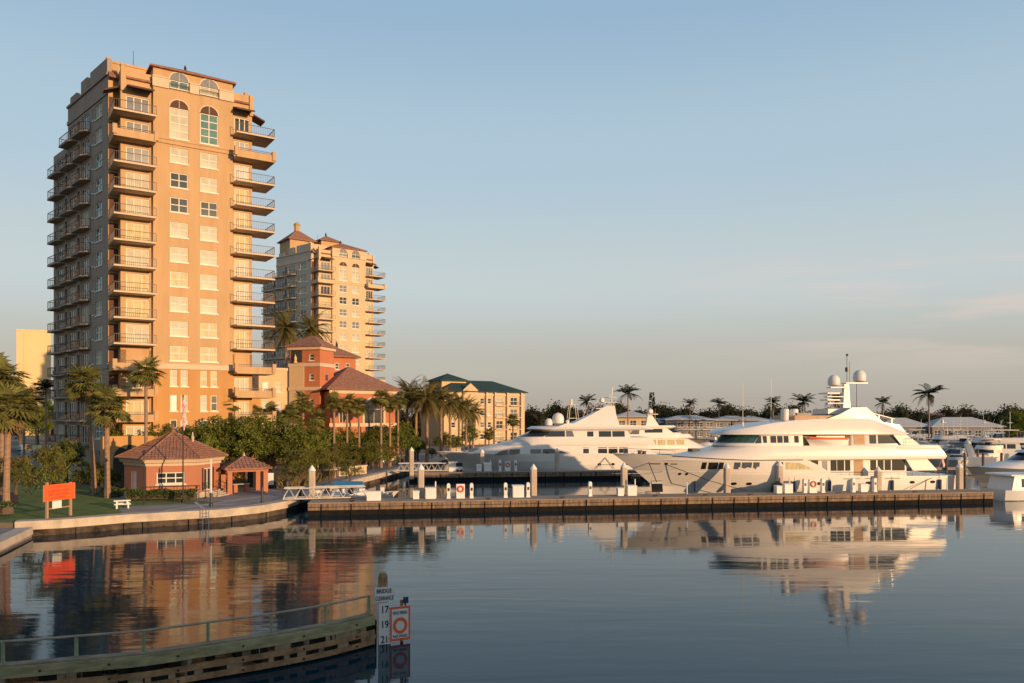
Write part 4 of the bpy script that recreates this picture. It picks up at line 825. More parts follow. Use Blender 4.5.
MB().box(.14, -.02, 1.62, .36, .02, 1.88).build('tag_plate', 'navy', t); MB().box(.2, -.01, 1.5, .26, .01, 1.62).build('tag_bracket', 'iron', t)
# ------------------------------------------------------------------ vegetation
def leafquad(mb, c, d, side, L_, W_, m=0):
    a = c; b = c + d * L_ * .5 + side * W_ / 2; e = c + d * L_; f = c + d * L_ * .5 - side * W_ / 2
    mb.add([a, b, e, f], [(0, 1, 2, 3)], m)
def rdir(rg, up=0.0):
    while True:
        v = Vector((rg.uniform(-1, 1), rg.uniform(-1, 1), rg.uniform(-1, 1)))
        if .05 < v.length < 1: return (v.normalized() + Vector((0, 0, up))).normalized()
def broad_crown(seed, rx, ry, rz_, clumps, leaves, ls, cr_=.9, low=-.75):
    rg = random.Random(seed); mb = MB()
    for _ in range(clumps):
        d = rdir(rg); 
        if d.z < low: d.z = -d.z
        rr_ = rg.uniform(.3, 1.05) ** .6 * (1 + .24 * math.sin(3 * math.atan2(d.y, d.x) + seed) + .12 * math.sin(5 * d.z + seed))
        c = Vector((d.x * rx * rr_, d.y * ry * rr_, d.z * rz_ * rr_)); q = cr_ * rg.uniform(.35, 1.0); out_k = rg.random() < .16
        if out_k: c = c * 1.2; q *= .6
        mm = rg.choice((0, 0, 0, 1, 1, 2))
        for _ in range(leaves if not out_k else leaves // 3):
            o = rdir(rg) * q * rg.random() ** .5; o.z *= .6; p = c + o; nd = (rdir(rg) + o.normalized() * .8 + Vector((0, 0, -.15))).normalized(); sd_ = nd.cross(rdir(rg)).normalized()
            s_ = ls * rg.uniform(.6, 1.35); leafquad(mb, p, nd, sd_, s_, s_ * .62, mm)
    return mb
def limbs(seed, h0, rx, rz_, r0, n_=6):
    rg = random.Random(seed + 50); mb = MB(); mb.tube([(0, 0, -.2), (.06, .03, h0 * .5), (.02, -.05, h0)], [r0 * 1.25, r0, r0 * .85], 8)
    for k in range(n_):
        a = 2 * math.pi * k / n_ + rg.uniform(-.4, .4); e = rg.uniform(.45, .8); q = Vector((math.cos(a) * rx * e, math.sin(a) * rx * e, h0 + rz_ * rg.uniform(.5, 1.3)))
        mb.tube([(0, 0, h0 * .8), (q.x * .45, q.y * .45, h0 + (q.z - h0) * .55), q], [r0 * .6, r0 * .38, r0 * .12], 6)
    return mb
def broad_tree(name, seed, h0, rx, ry, rz_, clumps, leaves, ls, mats, cr_=.9, low=-.75):
    o = O(name, None); limbs(seed, h0, rx, rz_, .09 + rx * .045).build('trunk', 'bark_dark', o, True)
    broad_crown(seed, rx, ry, rz_, clumps, leaves, ls, cr_, low).build('crown', mats, o, fix=False, loc=(0, 0, h0 + rz_ * .82)); return o
def fan_leaf(mb, rg, base, d, L_, size, m=0):
    side = d.cross(Vector((0, 0, 1))).normalized(); up = side.cross(d).normalized()
    tip = base + d * L_ + Vector((0, 0, -.1 * L_)); mb.bar(base, tip, .035, .02, m)
    dd = (d + Vector((0, 0, -.38))).normalized(); up2 = side.cross(dd).normalized(); n_ = 13
    for k in range(n_):
        a = R(-112 + 224 * k / (n_ - 1)); v = (dd * math.cos(a) + side * math.sin(a)).normalized(); s_ = size * (.72 + .28 * math.cos(a * .7)) * rg.uniform(.88, 1.08)
        v2 = (v + Vector((0, 0, -.35))).normalized(); wv = dd.cross(up2) if False else (v.cross(up2)).normalized() * .05 * size
        p1 = tip + v * s_ * .55; p2 = p1 + v2 * s_ * .45
        mb.add([tip, p1 + wv * 1.5, p2, p1 - wv * 1.5], [(0, 1, 2, 3)], m)
def fan_crown(seed, n_=46, size=1.0, skirt=14):
    rg = random.Random(seed); mb = MB()
    for k in range(n_):
        e = math.asin(rg.uniform(-.72, .99)); a = k * 2.39996 + rg.uniform(-.25, .25); d = Vector((math.cos(a) * math.cos(e), math.sin(a) * math.cos(e), math.sin(e)))
        fan_leaf(mb, rg, Vector((0, 0, rg.uniform(-.25, .15))), d, rg.uniform(.7, 1.15) * size, size * rg.uniform(.85, 1.15), 0)
    for k in range(skirt):
        e = R(rg.uniform(-80, -45)); a = k * 2.4; d = Vector((math.cos(a) * math.cos(e), math.sin(a) * math.cos(e), math.sin(e))); fan_leaf(mb, rg, Vector((0, 0, -.3)), d, .6 * size, .75 * size, 1)
    return mb
def feather_crown(seed, n_=26, L_=3.2, lf=.62, emin=-35, droop=1.0, npair=20, dead=4):
    rg = random.Random(seed); mb = MB()
    for k in range(n_ + dead):
        isd = k >= n_; e = R(rg.uniform(emin, 80) if not isd else rg.uniform(-70, -45)); a = k * 2.39996 + rg.uniform(-.2, .2); hd = Vector((math.cos(a), math.sin(a), 0)); side = Vector((-hd.y, hd.x, 0))
        p = Vector((0, 0, 0)); pts = [p]; LL = L_ * rg.uniform(.8, 1.12) * (1 if not isd else .7); ang = e; m = 1 if isd else 0; st = 10
        for i in range(st): ang -= droop * (.05 + .16 * i / st) * (1 if e > R(-20) else .5); p = p + (hd * math.cos(ang) + Vector((0, 0, math.sin(ang)))) * LL / st; pts.append(p)
        mb.tube(pts[::2] if len(pts) % 2 else pts, [.045, .04, .03, .022, .015, .008][:len(pts[::2])], 3, m)
        for i in range(2, npair + 1):
            f = i / npair * st; i0 = min(int(f), st - 1); q = pts[i0].lerp(pts[i0 + 1], f - i0); d = (pts[i0 + 1] - pts[i0]).normalized(); l_ = lf * (math.sin(math.pi * min(1, .18 + .8 * i / npair)) * .8 + .2) * rg.uniform(.85, 1.1)
            for s_ in (-1, 1):
                v = (side * s_ + d * .75 + Vector((0, 0, -.30 * droop))).normalized(); wv = d * .035 * (L_ / 3.0); v2 = (v + Vector((0, 0, -.5))).normalized()
                mb.add([q - wv, q + wv, q + v * l_ * .6 + wv, q + v * l_ * .6 + v2 * l_ * .4, q + v * l_ * .6 - wv], [(0, 1, 2, 3, 4)], m)
    return mb
CR = {'fan': [fan_crown(s).mesh('crown', ['leaf_a', 'leaf_b'], fix=False) for s in (1, 2, 3)], 'feather': [feather_crown(s).mesh('crown', ['leaf_a', 'leaf_b'], fix=False) for s in (4, 5)],
      'date': [feather_crown(s, 52, 3.4, .5, -55, .8, 22, 8).mesh('crown', ['leaf_f', 'leaf_b'], fix=False) for s in (6, 7)], 'coco': [feather_crown(s, 22, 3.4, .95, -20, .85, 18, 2).mesh('crown', ['far_a', 'far_b'], fix=False) for s in (8, 9)]}
_np = [0]
def palm(kind, name, x, y, z0, h_, sc, r0, lean, label, group=None):
    _np[0] += 1; i = _np[0]; o = T(name, label, 'palm tree', (x, y, z0), 0, group); rg = random.Random(i); lx, ly = lean
    path = [(lx * (k / 6) ** 1.6, ly * (k / 6) ** 1.6, -.2 + (h_ + .2) * k / 6) for k in range(7)]
    MB().tube(path, [r0 * 1.35, r0 * 1.1, r0, r0 * .95, r0 * .92, r0 * .92, r0 * .8], 9).build('trunk', 'bark', o, True)
    c = O('crown', CR[kind][i % len(CR[kind])], o, (lx, ly, h_ + .05), rg.uniform(0, 6.28)); c.scale = (sc, sc, sc * rg.uniform(.92, 1.05)); return o
def palm_at(kind, name, px, Y, py_crown, sc, r0, label, group=None, lean=(0, 0), z0=LAND):
    p = at(px, Y); zc = ZY(py_crown, Y); return palm(kind, name, p.x - lean[0], p.y - lean[1], z0, zc - z0, sc, r0, lean, label, group)
GF = 'fan palms round the tower'
palm_at('fan', 'fan_palm', 84, 84, 383, 1.3, .22, 'leaning fan palm in front of the tower street side, behind its straight neighbour', GF, (-1.1, 0))
palm_at('fan', 'fan_palm', 106.5, 81, 406, 1.4, .26, 'straight thick fan palm with a full crown close beside the leaning one', GF, (-.1, 0))
palm_at('fan', 'fan_palm', 146, 92, 372, 1.15, .20, 'tall thin fan palm rising behind the brick kiosk against the tower balconies', GF)
palm_at('fan', 'fan_palm', 9, 69, 408, 1.55, .27, 'stout fan palm with hanging leaves at the edge of the mulch bed', GF, (.25, 0))
palm_at('fan', 'fan_palm', -6, 72, 378, 1.5, .24, 'taller fan palm half out of sight beyond the mulch bed', GF)
palm_at('fan', 'fan_palm', 2, 84, 378, 1.25, .24, 'fan palm standing behind the mulch bed palms', GF)
for px, Y, pc, lab in ((46, 150, 388, 'dark feathery palm before the peach tower block, the higher one'), (24, 120, 398, 'dark feathery palm before the peach tower block, close to the mulch bed palms'), (58, 170, 384, 'dark feathery palm hard against the street side of the tower'), (36, 170, 402, 'small dark feathery palm at the far end of the street')):
    palm_at('coco', 'coconut_palm', px, Y, pc, .95, .18, lab, 'dark palms along the street')
GC = 'palms in front of the clubhouse'
cl_p = [(205, 102, 430, .75, 'small fan palm just behind the kiosk roof'), (214, 104, 408, .85, 'fan palm behind the kiosk, against the lower tower windows'), (240, 108, 412, .8, 'fan palm against the right hand lower balconies of the tower'), (270, 112, 412, .9, 'fan palm before the ochre annex of the clubhouse'), (291, 110, 413, 1.0, 'bushy fan palm below the clubhouse tower with a bare pale trunk'),
        (317, 112, 418, .9, 'fan palm between the clubhouse tower and hall'), (334, 124, 402, 1.0, 'fan palm before the small arched window of the hall'), (347, 126, 404, 1.05, 'fuller fan palm next to the small arched window of the hall'), (359, 128, 406, 1.0, 'fan palm left of the big arch of the hall'), (390, 130, 404, .95, 'fan palm right of the big arch of the hall'), (398, 134, 400, 1.0, 'fan palm standing just beyond the big arch of the hall')]
cl_p += [(229, 104, 404, .9, 'slender fan palm overtopping the broad green trees behind the kiosk'), (258, 108, 416, .85, 'fan palm just above the open shelter roof'), (303, 112, 402, .95, 'fan palm directly before the clubhouse bell tower'), (381, 127, 398, 1.0, 'tall fan palm at the right pier of the hall arch')]
for px, Y, pc, sc, lab in cl_p: palm_at('fan', 'fan_palm', px, Y, pc, sc, .2, lab, GC)
GD = 'date palms along the quay'
dp = [(427, 142, 398, 1.5, 'largest shaggy date palm, in front of its row near the second gangway'), (416, 150, 396, 1.2, 'date palm tucked behind the largest one'), (441, 158, 399, 1.3, 'date palm next after the largest one towards the green roofed block'), (450, 168, 402, 1.3, 'date palm in the middle of the quay row'), (459, 178, 404, 1.3, 'date palm fourth from the largest one'), (466, 190, 408, 1.35, 'date palm fifth from the largest one'), (473, 202, 412, 1.3, 'date palm nearest the green roofed block'), (407, 146, 393, 1.25, 'date palm between the hall arch and the largest date palm')]
for px, Y, pc, sc, lab in dp: palm_at('date', 'date_palm', px, Y, pc, sc, .28, lab, GD)
for px, Y, pc, lab, sc in ((286, 165, 327, 'high date palm standing on the podium left of the second tower', 1.75), (311, 168, 329, 'high date palm on the podium before the second tower balconies', 1.5)): palm_at('date', 'date_palm', px, Y, pc, sc, .3, lab, 'podium palms', z0=LAND)
for px, Y, pc, sc, lab in ((587, 255, 402, 1.1, 'dark coconut palm on the far bank behind the farther yacht mast'), (628, 250, 393, 1.45, 'big dark coconut palm beside the far white roofed house'), (803, 255, 402, 1.35, 'dark coconut palm behind the sun deck of the larger yacht'), (836, 258, 400, 1.3, 'dark coconut palm partly hidden by the larger yacht mast'), (883, 262, 403, 1.0, 'small dark coconut palm aft of the larger yacht mast'),
                           (929, 225, 394, 1.5, 'tall dark coconut palm standing alone over the marina'), (690, 280, 404, 1.0, 'coconut palm over the long far building, the left one'), (719, 285, 404, 1.1, 'coconut palm over the long far building, the right one'), (773, 280, 403, 1.1, 'dark coconut palm near the yacht aerials'), (655, 270, 409, .8, 'low coconut palm between the far house and long building')):
    palm_at('coco', 'coconut_palm', px, Y, pc, sc, .22, lab, 'coconut palms on the far bank')
palm_at('fan', 'fan_palm', 513, 215, 420, 1.2, .25, 'rounded palm in front of the green roofed block corner balconies')
palm_at('fan', 'fan_palm', 489, 205, 434, 1.1, .2, 'low palm at the foot of the green roofed block')
# broadleaf trees
bt = [broad_tree('broadleaf_tree', 21, 2.0, 2.5, 2.4, 2.0, 95, 60, .24, ['leaf_c', 'leaf_d', 'leaf_e']), broad_tree('broadleaf_tree', 22, 2.4, 3.0, 2.7, 2.6, 120, 62, .25, ['leaf_c', 'leaf_d', 'leaf_c']), broad_tree('broadleaf_tree', 23, 1.4, 2.2, 2.2, 1.7, 80, 55, .2, ['leaf_f', 'leaf_c', 'leaf_d'])]
bt_used = set(); GT = 'leafy trees before the tower and clubhouse'
def tree_at(k, px, Y, py_top, lab, wsc=1.0, grp=GT, z0=LAND):
    hts = [5.9, 7.5, 4.6]; p = at(px, Y); hh = ZY(py_top, Y) - z0; s_ = hh / hts[k]
    put(bt[k], k in bt_used, (p.x, p.y, z0), random.Random(px).uniform(0, 6.28), lab, 'tree', grp, (s_ * wsc, s_ * wsc, s_)); bt_used.add(k)
tl = [(1, 222, 100, 420, 'green tree behind the kiosk roof, second from the tower wall', 1.0), (0, 203, 97, 423, 'dark green tree close behind the kiosk roof', .9), (1, 246, 99, 420, 'broad bright green tree behind the open shelter'), (1, 268, 101, 418, 'brightest broad green tree right of the open shelter', 1.1), (0, 290, 102, 424, 'rounded green tree above the notice board'),
      (1, 308, 106, 424, 'green tree below the clubhouse tower, right of a bare palm trunk'), (2, 300, 95, 450, 'low olive shrub tree above the ornamental grass'), (0, 328, 126, 428, 'dark tree below the hall roof, under two fan palms'), (2, 318, 104, 450, 'olive bush tree left of the iron posts'), (1, 346, 129, 430, 'round green tree under the small arched window'),
      (0, 362, 130, 432, 'dark green tree left of the arch pier'), (1, 378, 131, 428, 'tall green tree partly covering the hall arch'), (0, 338, 121, 446, 'low green tree above the iron posts'), (0, 357, 124, 447, 'low green tree between iron posts and the hall'), (1, 402, 136, 424, 'green tree under the date palms near the arch'), (0, 384, 140, 442, 'low dark tree behind the white garden chairs'),
      (2, 369, 133, 440, 'olive tree under the arch pier'), (0, 418, 146, 436, 'dark tree under the largest date palm'), (0, 443, 165, 432, 'dark tree behind the date palm trunks'), (1, 470, 195, 426, 'round dark tree before the green roofed block'), (0, 456, 175, 436, 'low dark tree among the farther date palm trunks'), (2, 47, 71.5, 447, 'small olive tree standing right behind the orange sign', .66),
      (1, 185, 98, 430, 'dark green tree against the tower behind the kiosk chimney', .9), (2, 16, 84, 458, 'bushy low tree under the mulch bed palms', 1.0), (1, 38, 230, 408, 'dark street tree beyond the parked vehicles', 1.0), (1, 20, 190, 400, 'large dark street tree left of the parked vehicles', 1.0), (1, 50, 260, 402, 'dark street tree in front of the peach tower block'), (0, 393, 146, 440, 'small tree at the landward end of the second gangway'),
      (1, 1022, 205, 411, 'big dark round tree on the bank at the marina edge', 1.25), (2, 350, 99, 460, 'golden bush close to the iron posts', 1.1), (0, 432, 152, 448, 'low shrub tree at the quay below the largest date palm')]
tl += [(0, 66, 98, 440, 'bushy green tree at the tower foot between the leaning palm and the street'), (1, 120, 97, 432, 'leafy green tree before the arched tower entry', .8), (1, 160, 98, 428, 'leafy green tree behind the kiosk roof peak', .9), (2, 92, 86, 462, 'rounded shrub tree under the leaning fan palm'), (0, 112, 86, 468, 'low dark shrub tree beside the kiosk side door')]
tl += [(2, 345, 121, 443, 'olive bush tree under the fuller palm by the small arched window', 1.2), (2, 372, 123, 444, 'olive bush tree below the middle of the hall arch', 1.3), (0, 366, 122, 447, 'low green bush tree between the white chairs and the hall'), (2, 388, 128, 447, 'olive bush tree just landward of the second gangway', 1.2), (2, 330, 114, 447, 'leafy bush tree nearest the ornamental grass', 1.2)]
for a_ in tl: tree_at(*a_[:5], *(a_[5:] or (1.0,)))
# norfolk pine
t = T('norfolk_pine', 'slim dark conifer above the far white roofs', 'conifer', (*at(652, 275)[:2], LAND)); MB().tube([(0, 0, 0), (0, 0, 16)], [.3, .05], 6).build('trunk', 'bark_dark', t)
rg = random.Random(9); b = MB()
for k in range(26):
    z = 5 + k * .44; r_ = 2.2 * (1 - k / 30)
    for i in range(9):
        a = rg.uniform(0, 6.28); d = Vector((math.cos(a), math.sin(a), -.1)); [leafquad(b, Vector((0, 0, z)) + d * r_ * f, (d + rdir(rg) * .5).normalized(), rdir(rg).cross(d).normalized(), .8, .35) for f in (.2, .5, .75)]
b.build('crown', 'leaf_e', t, fix=False)
# far wood: one mass
rg = random.Random(31); b = MB()
def far_mass(px0, px1, Y0, Y1, pt0, pt1, n_, ls):
    for _ in range(n_):
        px = rg.uniform(px0, px1); Y = rg.uniform(Y0, Y1); p = at(px, Y); top = ZY(rg.uniform(pt0, pt1) + 3 * math.sin(px * .11) + 2.5 * math.sin(px * .29 + 1), Y); w_ = rg.uniform(2.2, 4.5)
        rr0 = w_ * .62; hh0 = max(1.0, (top - 2.3 - LAND)); b.loft([[(p.x + rr0 * q_ * math.cos(k * .898) * rg.uniform(.85, 1.1), p.y + rr0 * .7 * q_ * math.sin(k * .898), LAND + hh0 * z_) for k in range(7)] for z_, q_ in ((0, 1), (.55, 1.05), (.8, .85), (.95, .5), (1.0, .08))], rg.choice((0, 1, 2)))
        for _ in range(165):
            d = rdir(rg); q = Vector((p.x + d.x * w_ * rg.random() ** .4, p.y + d.y * w_ * .8, max(LAND, top - 2.6 + d.z * 2.6 * rg.random() ** .4 - rg.random() ** 1.6 * max(0, top - 4)))); leafquad(b, q, rdir(rg, -.1), rdir(rg), ls * rg.uniform(.6, 1.3), ls * .7, rg.choice((0, 0, 1, 2)))
far_mass(500, 1060, 285, 330, 406, 415, 800, .8); far_mass(528, 600, 262, 300, 402, 410, 70, .8); far_mass(600, 800, 300, 340, 403, 412, 120, .85)
far_mass(-40, 110, 320, 420, 400, 425, 60, 1.0); far_mass(480, 530, 300, 360, 408, 425, 40, .9); far_mass(380, 480, 300, 360, 400, 425, 60, .9)
struct(b.build('distant_trees', ['far_a', 'far_b', 'far_a'], fix=False), 'stuff')
far = MB().prism([(-400, 420), (-100, 420), (60, 345), (600, 345), (900, 900), (-600, 900)], LAND, LAND + 3.0); struct(far.build('wooded_rise', 'far_a'))
# hedges, grass, bed plants
def hedge(label, a, b_, wd, ht, n_, name='hedge', mats=('hedge', 'leaf_c')):
    rg = random.Random(len(label)); a, b_ = Vector(a), Vector(b_); t = T(name, label, 'hedge', (a.x, a.y, LAND)); d = (b_ - a); L_ = d.length; d.normalize(); q = Vector((-d.y, d.x, 0)); mb = MB()
    for _ in range(n_):
        f = rg.random() * L_; o = rg.uniform(-1, 1) * wd / 2; z = ht * rg.random() ** .45 * (1 - .25 * abs(o) / wd) * (1 + .1 * math.sin(f * 2.3)); c = d * f + q * o + Vector((0, 0, z)); leafquad(mb, c, rdir(rg, .3), rdir(rg), .2 * rg.uniform(.6, 1.3), .12, rg.choice((0, 0, 1)))
    mb.build('foliage', list(mats), t, fix=False); MB().bar((0, 0, ht * .4), (d * L_ + Vector((0, 0, ht * .4))), wd * .6, ht * .5).build('twigs', 'bark_dark', t); return t
hedge('clipped dark hedge running in front of the brick kiosk', at(128, 78.6), at(196, 78.9), 1.1, 1.0, 6500)
hedge('dark hedge against the tower base beyond the lawn', at(76, 100), at(124, 92), 1.2, 1.5, 3500)
hedge('low dark hedge left of the kiosk side door', at(104, 83), at(128, 82), 1.2, .9, 1200)
hedge('tangled shrubs edging the mulch bed under the palms', at(-25, 68), at(8, 66.5), 1.6, 1.1, 1500)
hedge('trimmed hedge at the foot of the green roofed block', at(498, 214), at(522, 212), 1.6, 2.0, 800)
rg = random.Random(3); b = MB()
A_, B_, C_ = Vector((-25.2, 92)), Vector((-22.6 - 2.2, 100)), Vector((-29, 96))
for _ in range(5200):
    f = rg.random(); p = A_.lerp(Vector((-23.6, 106)), f) + Vector((-rg.uniform(0, 3.2), rg.uniform(-.5, .5))); d = rdir(rg, 2.2); h_ = rg.uniform(.7, 1.7); s_ = Vector((-d.y, d.x, 0)).normalized() * .06
    q = Vector((p.x, p.y, LAND)); b.add([q - s_, q + s_, q + d * h_ * .6 + s_, q + d * h_ + Vector((d.x, d.y, -.25)) * h_ * .3, q + d * h_ * .6 - s_], [(0, 1, 2, 3, 4)])
struct(b.build('ornamental_grass', 'reed', fix=False), 'stuff')
# planters and boulders on the quay verge
for i, (px, Y, lab) in enumerate(((352, 112, 'low tan garden wall behind the iron posts, the nearer piece'), (322, 104, 'low terracotta garden wall beyond the ornamental grass'), (392, 140, 'low pale garden wall by the second gangway'), (455, 175, 'low pale wall along the quay below the date palms'))):
    t = T('garden_wall', lab, 'garden wall', (*at(px, Y)[:2], LAND), R((62, 70, 55, 72)[i])); MB().box(-3, -.2, 0, 3, .2, 1.1).build('wall', 'cream' if i != 1 else 'red', t); MB().box(-3.1, -.3, 1.102, 3.1, .3, 1.25).build('coping', 'trim', t)
for i, (px, py, lab) in enumerate(((357.5, 469, 'larger golden shrub ball beside the iron posts'), (367, 465, 'smaller golden shrub ball beside the iron posts'))):
    q = G(px, py); t = T('shrub_ball', lab, 'shrub', (q.x, q.y, LAND)); rg = random.Random(i); b = MB()
    for _ in range(700): d = rdir(rg); leafquad(b, Vector((0, 0, .6)) + Vector((d.x * 1.1, d.y * 1.1, d.z * .6)) * rg.random() ** .3 * (1.1 - .4 * i), rdir(rg, .2), rdir(rg), .22, .13)
    b.build('foliage', 'reed', t, fix=False)
# ------------------------------------------------------------------ far bank houses
def house(name, label, px, Y, W_, D_, H_, rh, rz, storeys=2, wallm='wallblue', roofm='roofwhite', gallery=True):
    t = T(name, label, 'house', (*at(px, Y)[:2], LAND), rz); n_ = max(2, int(W_ / 3.4)); fr = [(-W_ / 2 + W_ * (i + .5) / n_, H_ * (k + .5) / storeys, min(2.0, W_ / n_ * .6), H_ / storeys * .5) for i in range(n_) for k in range(storeys)]
    block(t, -W_ / 2, 0, W_ / 2, D_, H_, wallm, fr, [], glass=('glass', 'bluegray', 'glass')); hip_roof(-W_ / 2, -1.2 if gallery else 0, W_ / 2, D_, H_ + .25, rh, .7).build('roof', roofm, t)
    if gallery and storeys > 1: g_ = MB().box(-W_ / 2, -1.4, H_ / 2 - .15, W_ / 2, -.02, H_ / 2).build('gallery', 'white', t); railing([(-W_ / 2, -1.35), (W_ / 2, -1.35)], 1.0, .5, H_ / 2).build('railing', 'white', g_)
    return t
house('waterside_house', 'two storey waterside house with white hipped roof and red brown windows', 633, 262, 11, 9, 7.6, 1.9, R(3), 2, 'cream')
house('waterside_house', 'low white roofed house right of the two storey waterside house', 662, 284, 12, 9, 5.4, 1.6, R(3), 1)
house('waterside_building', 'long two storey blue grey building with white roof and galleries, left wing', 690, 280, 17, 10, 6.6, 1.5, R(2)); house('waterside_building', 'long two storey blue grey building with white roof behind the yacht aerials', 742, 282, 20, 10, 6.4, 1.5, R(1))
house('waterside_building', 'grey building with a wide white roof right of the lone coconut palm', 968, 274, 24, 14, 4.2, 3.2, R(-2), 1, gallery=False); house('waterside_building', 'grey building with a white roof left of the lone coconut palm', 906, 277, 17, 12, 4.2, 3.0, R(-2), 1, gallery=False)
house('waterside_building', 'brown flat roofed building behind the marina', 938, 300, 40, 10, 8.0, .8, R(-1), 2, 'stucco_gray', 'tile', False); house('waterside_building', 'brown flat roofed building half hidden by the marina edge tree', 1000, 305, 26, 10, 7.4, .6, R(-1), 2, 'stucco_gray', 'roofwhite', False)
# parked vehicles in the street
def car(label, px, Y, rz, m, van=False):
    t = T('parked_van' if van else 'parked_car', label, 'van' if van else 'car', (*at(px, Y)[:2], LAND), rz); h_ = 2.1 if van else 1.45
    b = MB(); b.extr([(-2.2, -.9, .3), (2.2, -.9, .3), (2.25, -.9, .7), (1.35, -.9, .95), (.7, -.9, h_), (-1.6 if not van else -2.2, -.9, h_), (-2.25, -.9, .95)], (0, 1.8, 0)); b.build('body', m, t)
    for y in (-.915, .905): MB().extr([(1.15, y, 1.0), (.65, y, h_ - .12), (-1.5, y, h_ - .12), (-1.9, y, 1.0)], (0, .012, 0)).build('side_window', 'glass', t)
    MB().extr([(1.33, -.75, .99), (.74, -.75, h_ - .06), (.78, -.75, h_ - .04), (1.37, -.75, 1.01)], (0, 1.5, 0)).build('windscreen', 'glass', t)
    for x in (-1.4, 1.4):
        for y in (-.95, .73): MB().extr([(x + .34 * math.cos(k * .5236), y, .34 + .34 * math.sin(k * .5236)) for k in range(12)], (0, .22, 0)).build('wheel', 'black', t)
car('silver car parked in the street below the tower', 30, 160, R(100), 'carpaint'); car('white van parked in the street below the tower', 41, 168, R(100), 'carwhite', True); car('second silver car farther down the street past the van', 25, 188, R(100), 'carpaint')
# ------------------------------------------------------------------ boats
def hull_mesh(L_, B_, zb, zsfun, rake, N_=26, boot=1, keel=1.2, te=(.40, .62), flare=.94):
    mb = MB(); lv = [(0, 0), (.05, .03), (.35, .3), (.68, .65), (.93, .95), (1.0, 1.0), (1.6, 1.0)]; rows = []
    for h_, fu in lv:
        hh = min(h_, 1); s0 = rake * (1 - (1 - hh) ** 1.25) if h_ <= 1 else rake * 1.05; row = []
        te_ = te[0] + (te[1] - te[0]) * fu; p_ = .72 + .55 * fu
        for i in range(N_ + 1):
            t_ = i / N_; s_ = s0 + (L_ - s0) * t_; zz = zsfun(s_) * (1 - hh) if h_ <= 1 else -(h_ - 1) * keel
            y = B_ / 2 * (1 - (1 - flare) * fu) * math.sin(min(1, t_ / te_) * math.pi / 2) ** p_ * (1 - .10 * max(0, (t_ - .7) / .3) ** 2) * (1 if h_ <= 1 else .55)
            row.append((s_, max(y, .02), zz))
        rows.append(row)
    n_ = N_ + 1
    for sgn in (-1, 1):
        vs_ = [(x, sgn * y, z) for r_ in rows for x, y, z in r_]
        for k in range(len(rows) - 1):
            mb.add(vs_[k * n_:(k + 2) * n_], [(i, i + 1, n_ + i + 1, n_ + i) for i in range(N_)], boot if k >= 4 else 0)
    tr = [r_[-1] for r_ in rows]; mb.poly([(x, y, z) for x, y, z in tr] + [(x, -y, z) for x, y, z in reversed(tr)], 0)
    bow = [r_[0] for r_ in rows]; mb.add([(x, s_ * .02, z) for x, y, z in bow for s_ in (-1, 1)], [(2 * i, 2 * i + 1, 2 * i + 3, 2 * i + 2) for i in range(len(bow) - 1)], 0)
    d = [(x, y, z - .06) for x, y, z in rows[0]]; mb.add([(x, -y, z) for x, y, z in d] + d, [(i, i + 1, n_ + i + 1, n_ + i) for i in range(N_)], 0)
    side = lambda s_, h_: None
    return mb, rows
def outline(sf, sa, hw, nose, z, n_=7, p_=.85):
    half = [(sf + nose * (1 - math.cos(i / n_ * math.pi / 2)), hw * math.sin(i / n_ * math.pi / 2) ** p_) for i in range(n_ + 1)]
    return [(s_, -y, z) for s_, y in half] + [(sa, -hw, z), (sa, hw, z)] + [(s_, y, z) for s_, y in reversed(half)][:-1]
def tier(mb, bot, top, m=0):     # bot/top: (front, aft, half width, nose length, z)
    mb.loft([outline(*bot), outline(*top)], m)
def side_glass(parent, bot, top, poly, m='yglass', name='window', both=True, pr=.03):
    hw = lambda z: bot[2] + (top[2] - bot[2]) * (z - bot[4]) / (top[4] - bot[4])
    for sg in ((-1, 1) if both else (-1,)):
        vs_ = [(s_, sg * (hw(z) + pr), z) for s_, z in poly]; MB().extr(vs_, (0, -sg * (pr + .05), 0)).build(name, m, parent)
def rect(s0, s1, z0, z1): return [(s0, z0), (s1, z0), (s1, z1), (s0, z1)]
def nose_glass(parent, bot, top, z0, z1, i0=0, i1=6, m='teal', gap=.06, off=.05):
    zz = lambda z: (z - bot[4]) / (top[4] - bot[4]); L2 = lambda a, b, f: tuple(a[i] + (b[i] - a[i]) * f for i in range(5))
    A, B_ = L2(bot, top, zz(z0)), L2(bot, top, zz(z1)); oa = outline(A[0] - off, A[1], A[2] + off, A[3], z0); ob = outline(B_[0] - off, B_[1], B_[2] + off, B_[3], z1)
    n_ = len(oa)
    for i in range(i0, i1):
        for sg in (0, 1):
            j, k = (i, i + 1) if not sg else ((n_ - i) % n_, (n_ - i - 1) % n_)
            a, b, c, d = [Vector(p) for p in (oa[j], oa[k], ob[k], ob[j])]; m_ = (a + b + c + d) / 4; q = [m_ + (p - m_) * (1 - gap) for p in (a, b, c, d)]
            inw = Vector(((A[0] + A[1]) / 2, 0, m_.z)) - m_; inw.z = 0; inw = inw.normalized() * .07; MB().extr(q, inw).build('windscreen', m, parent)
def rail_line(parent, pts, ht, m='steel', name='guard_rail', step=1.6):
    b = MB(); up = Vector((0, 0, ht)); P = [Vector(p) for p in pts]; b.tube([p + up for p in P], .025, 5); b.tube([p + up * .5 for p in P], .015, 4)
    for p0, p1 in zip(P, P[1:]):
        k = max(1, int((p1 - p0).length / step)); [b.tube([p0.lerp(p1, i / k), p0.lerp(p1, i / k) + up], .02, 4) for i in range(k + 1)]
    return b.build(name, m, parent)
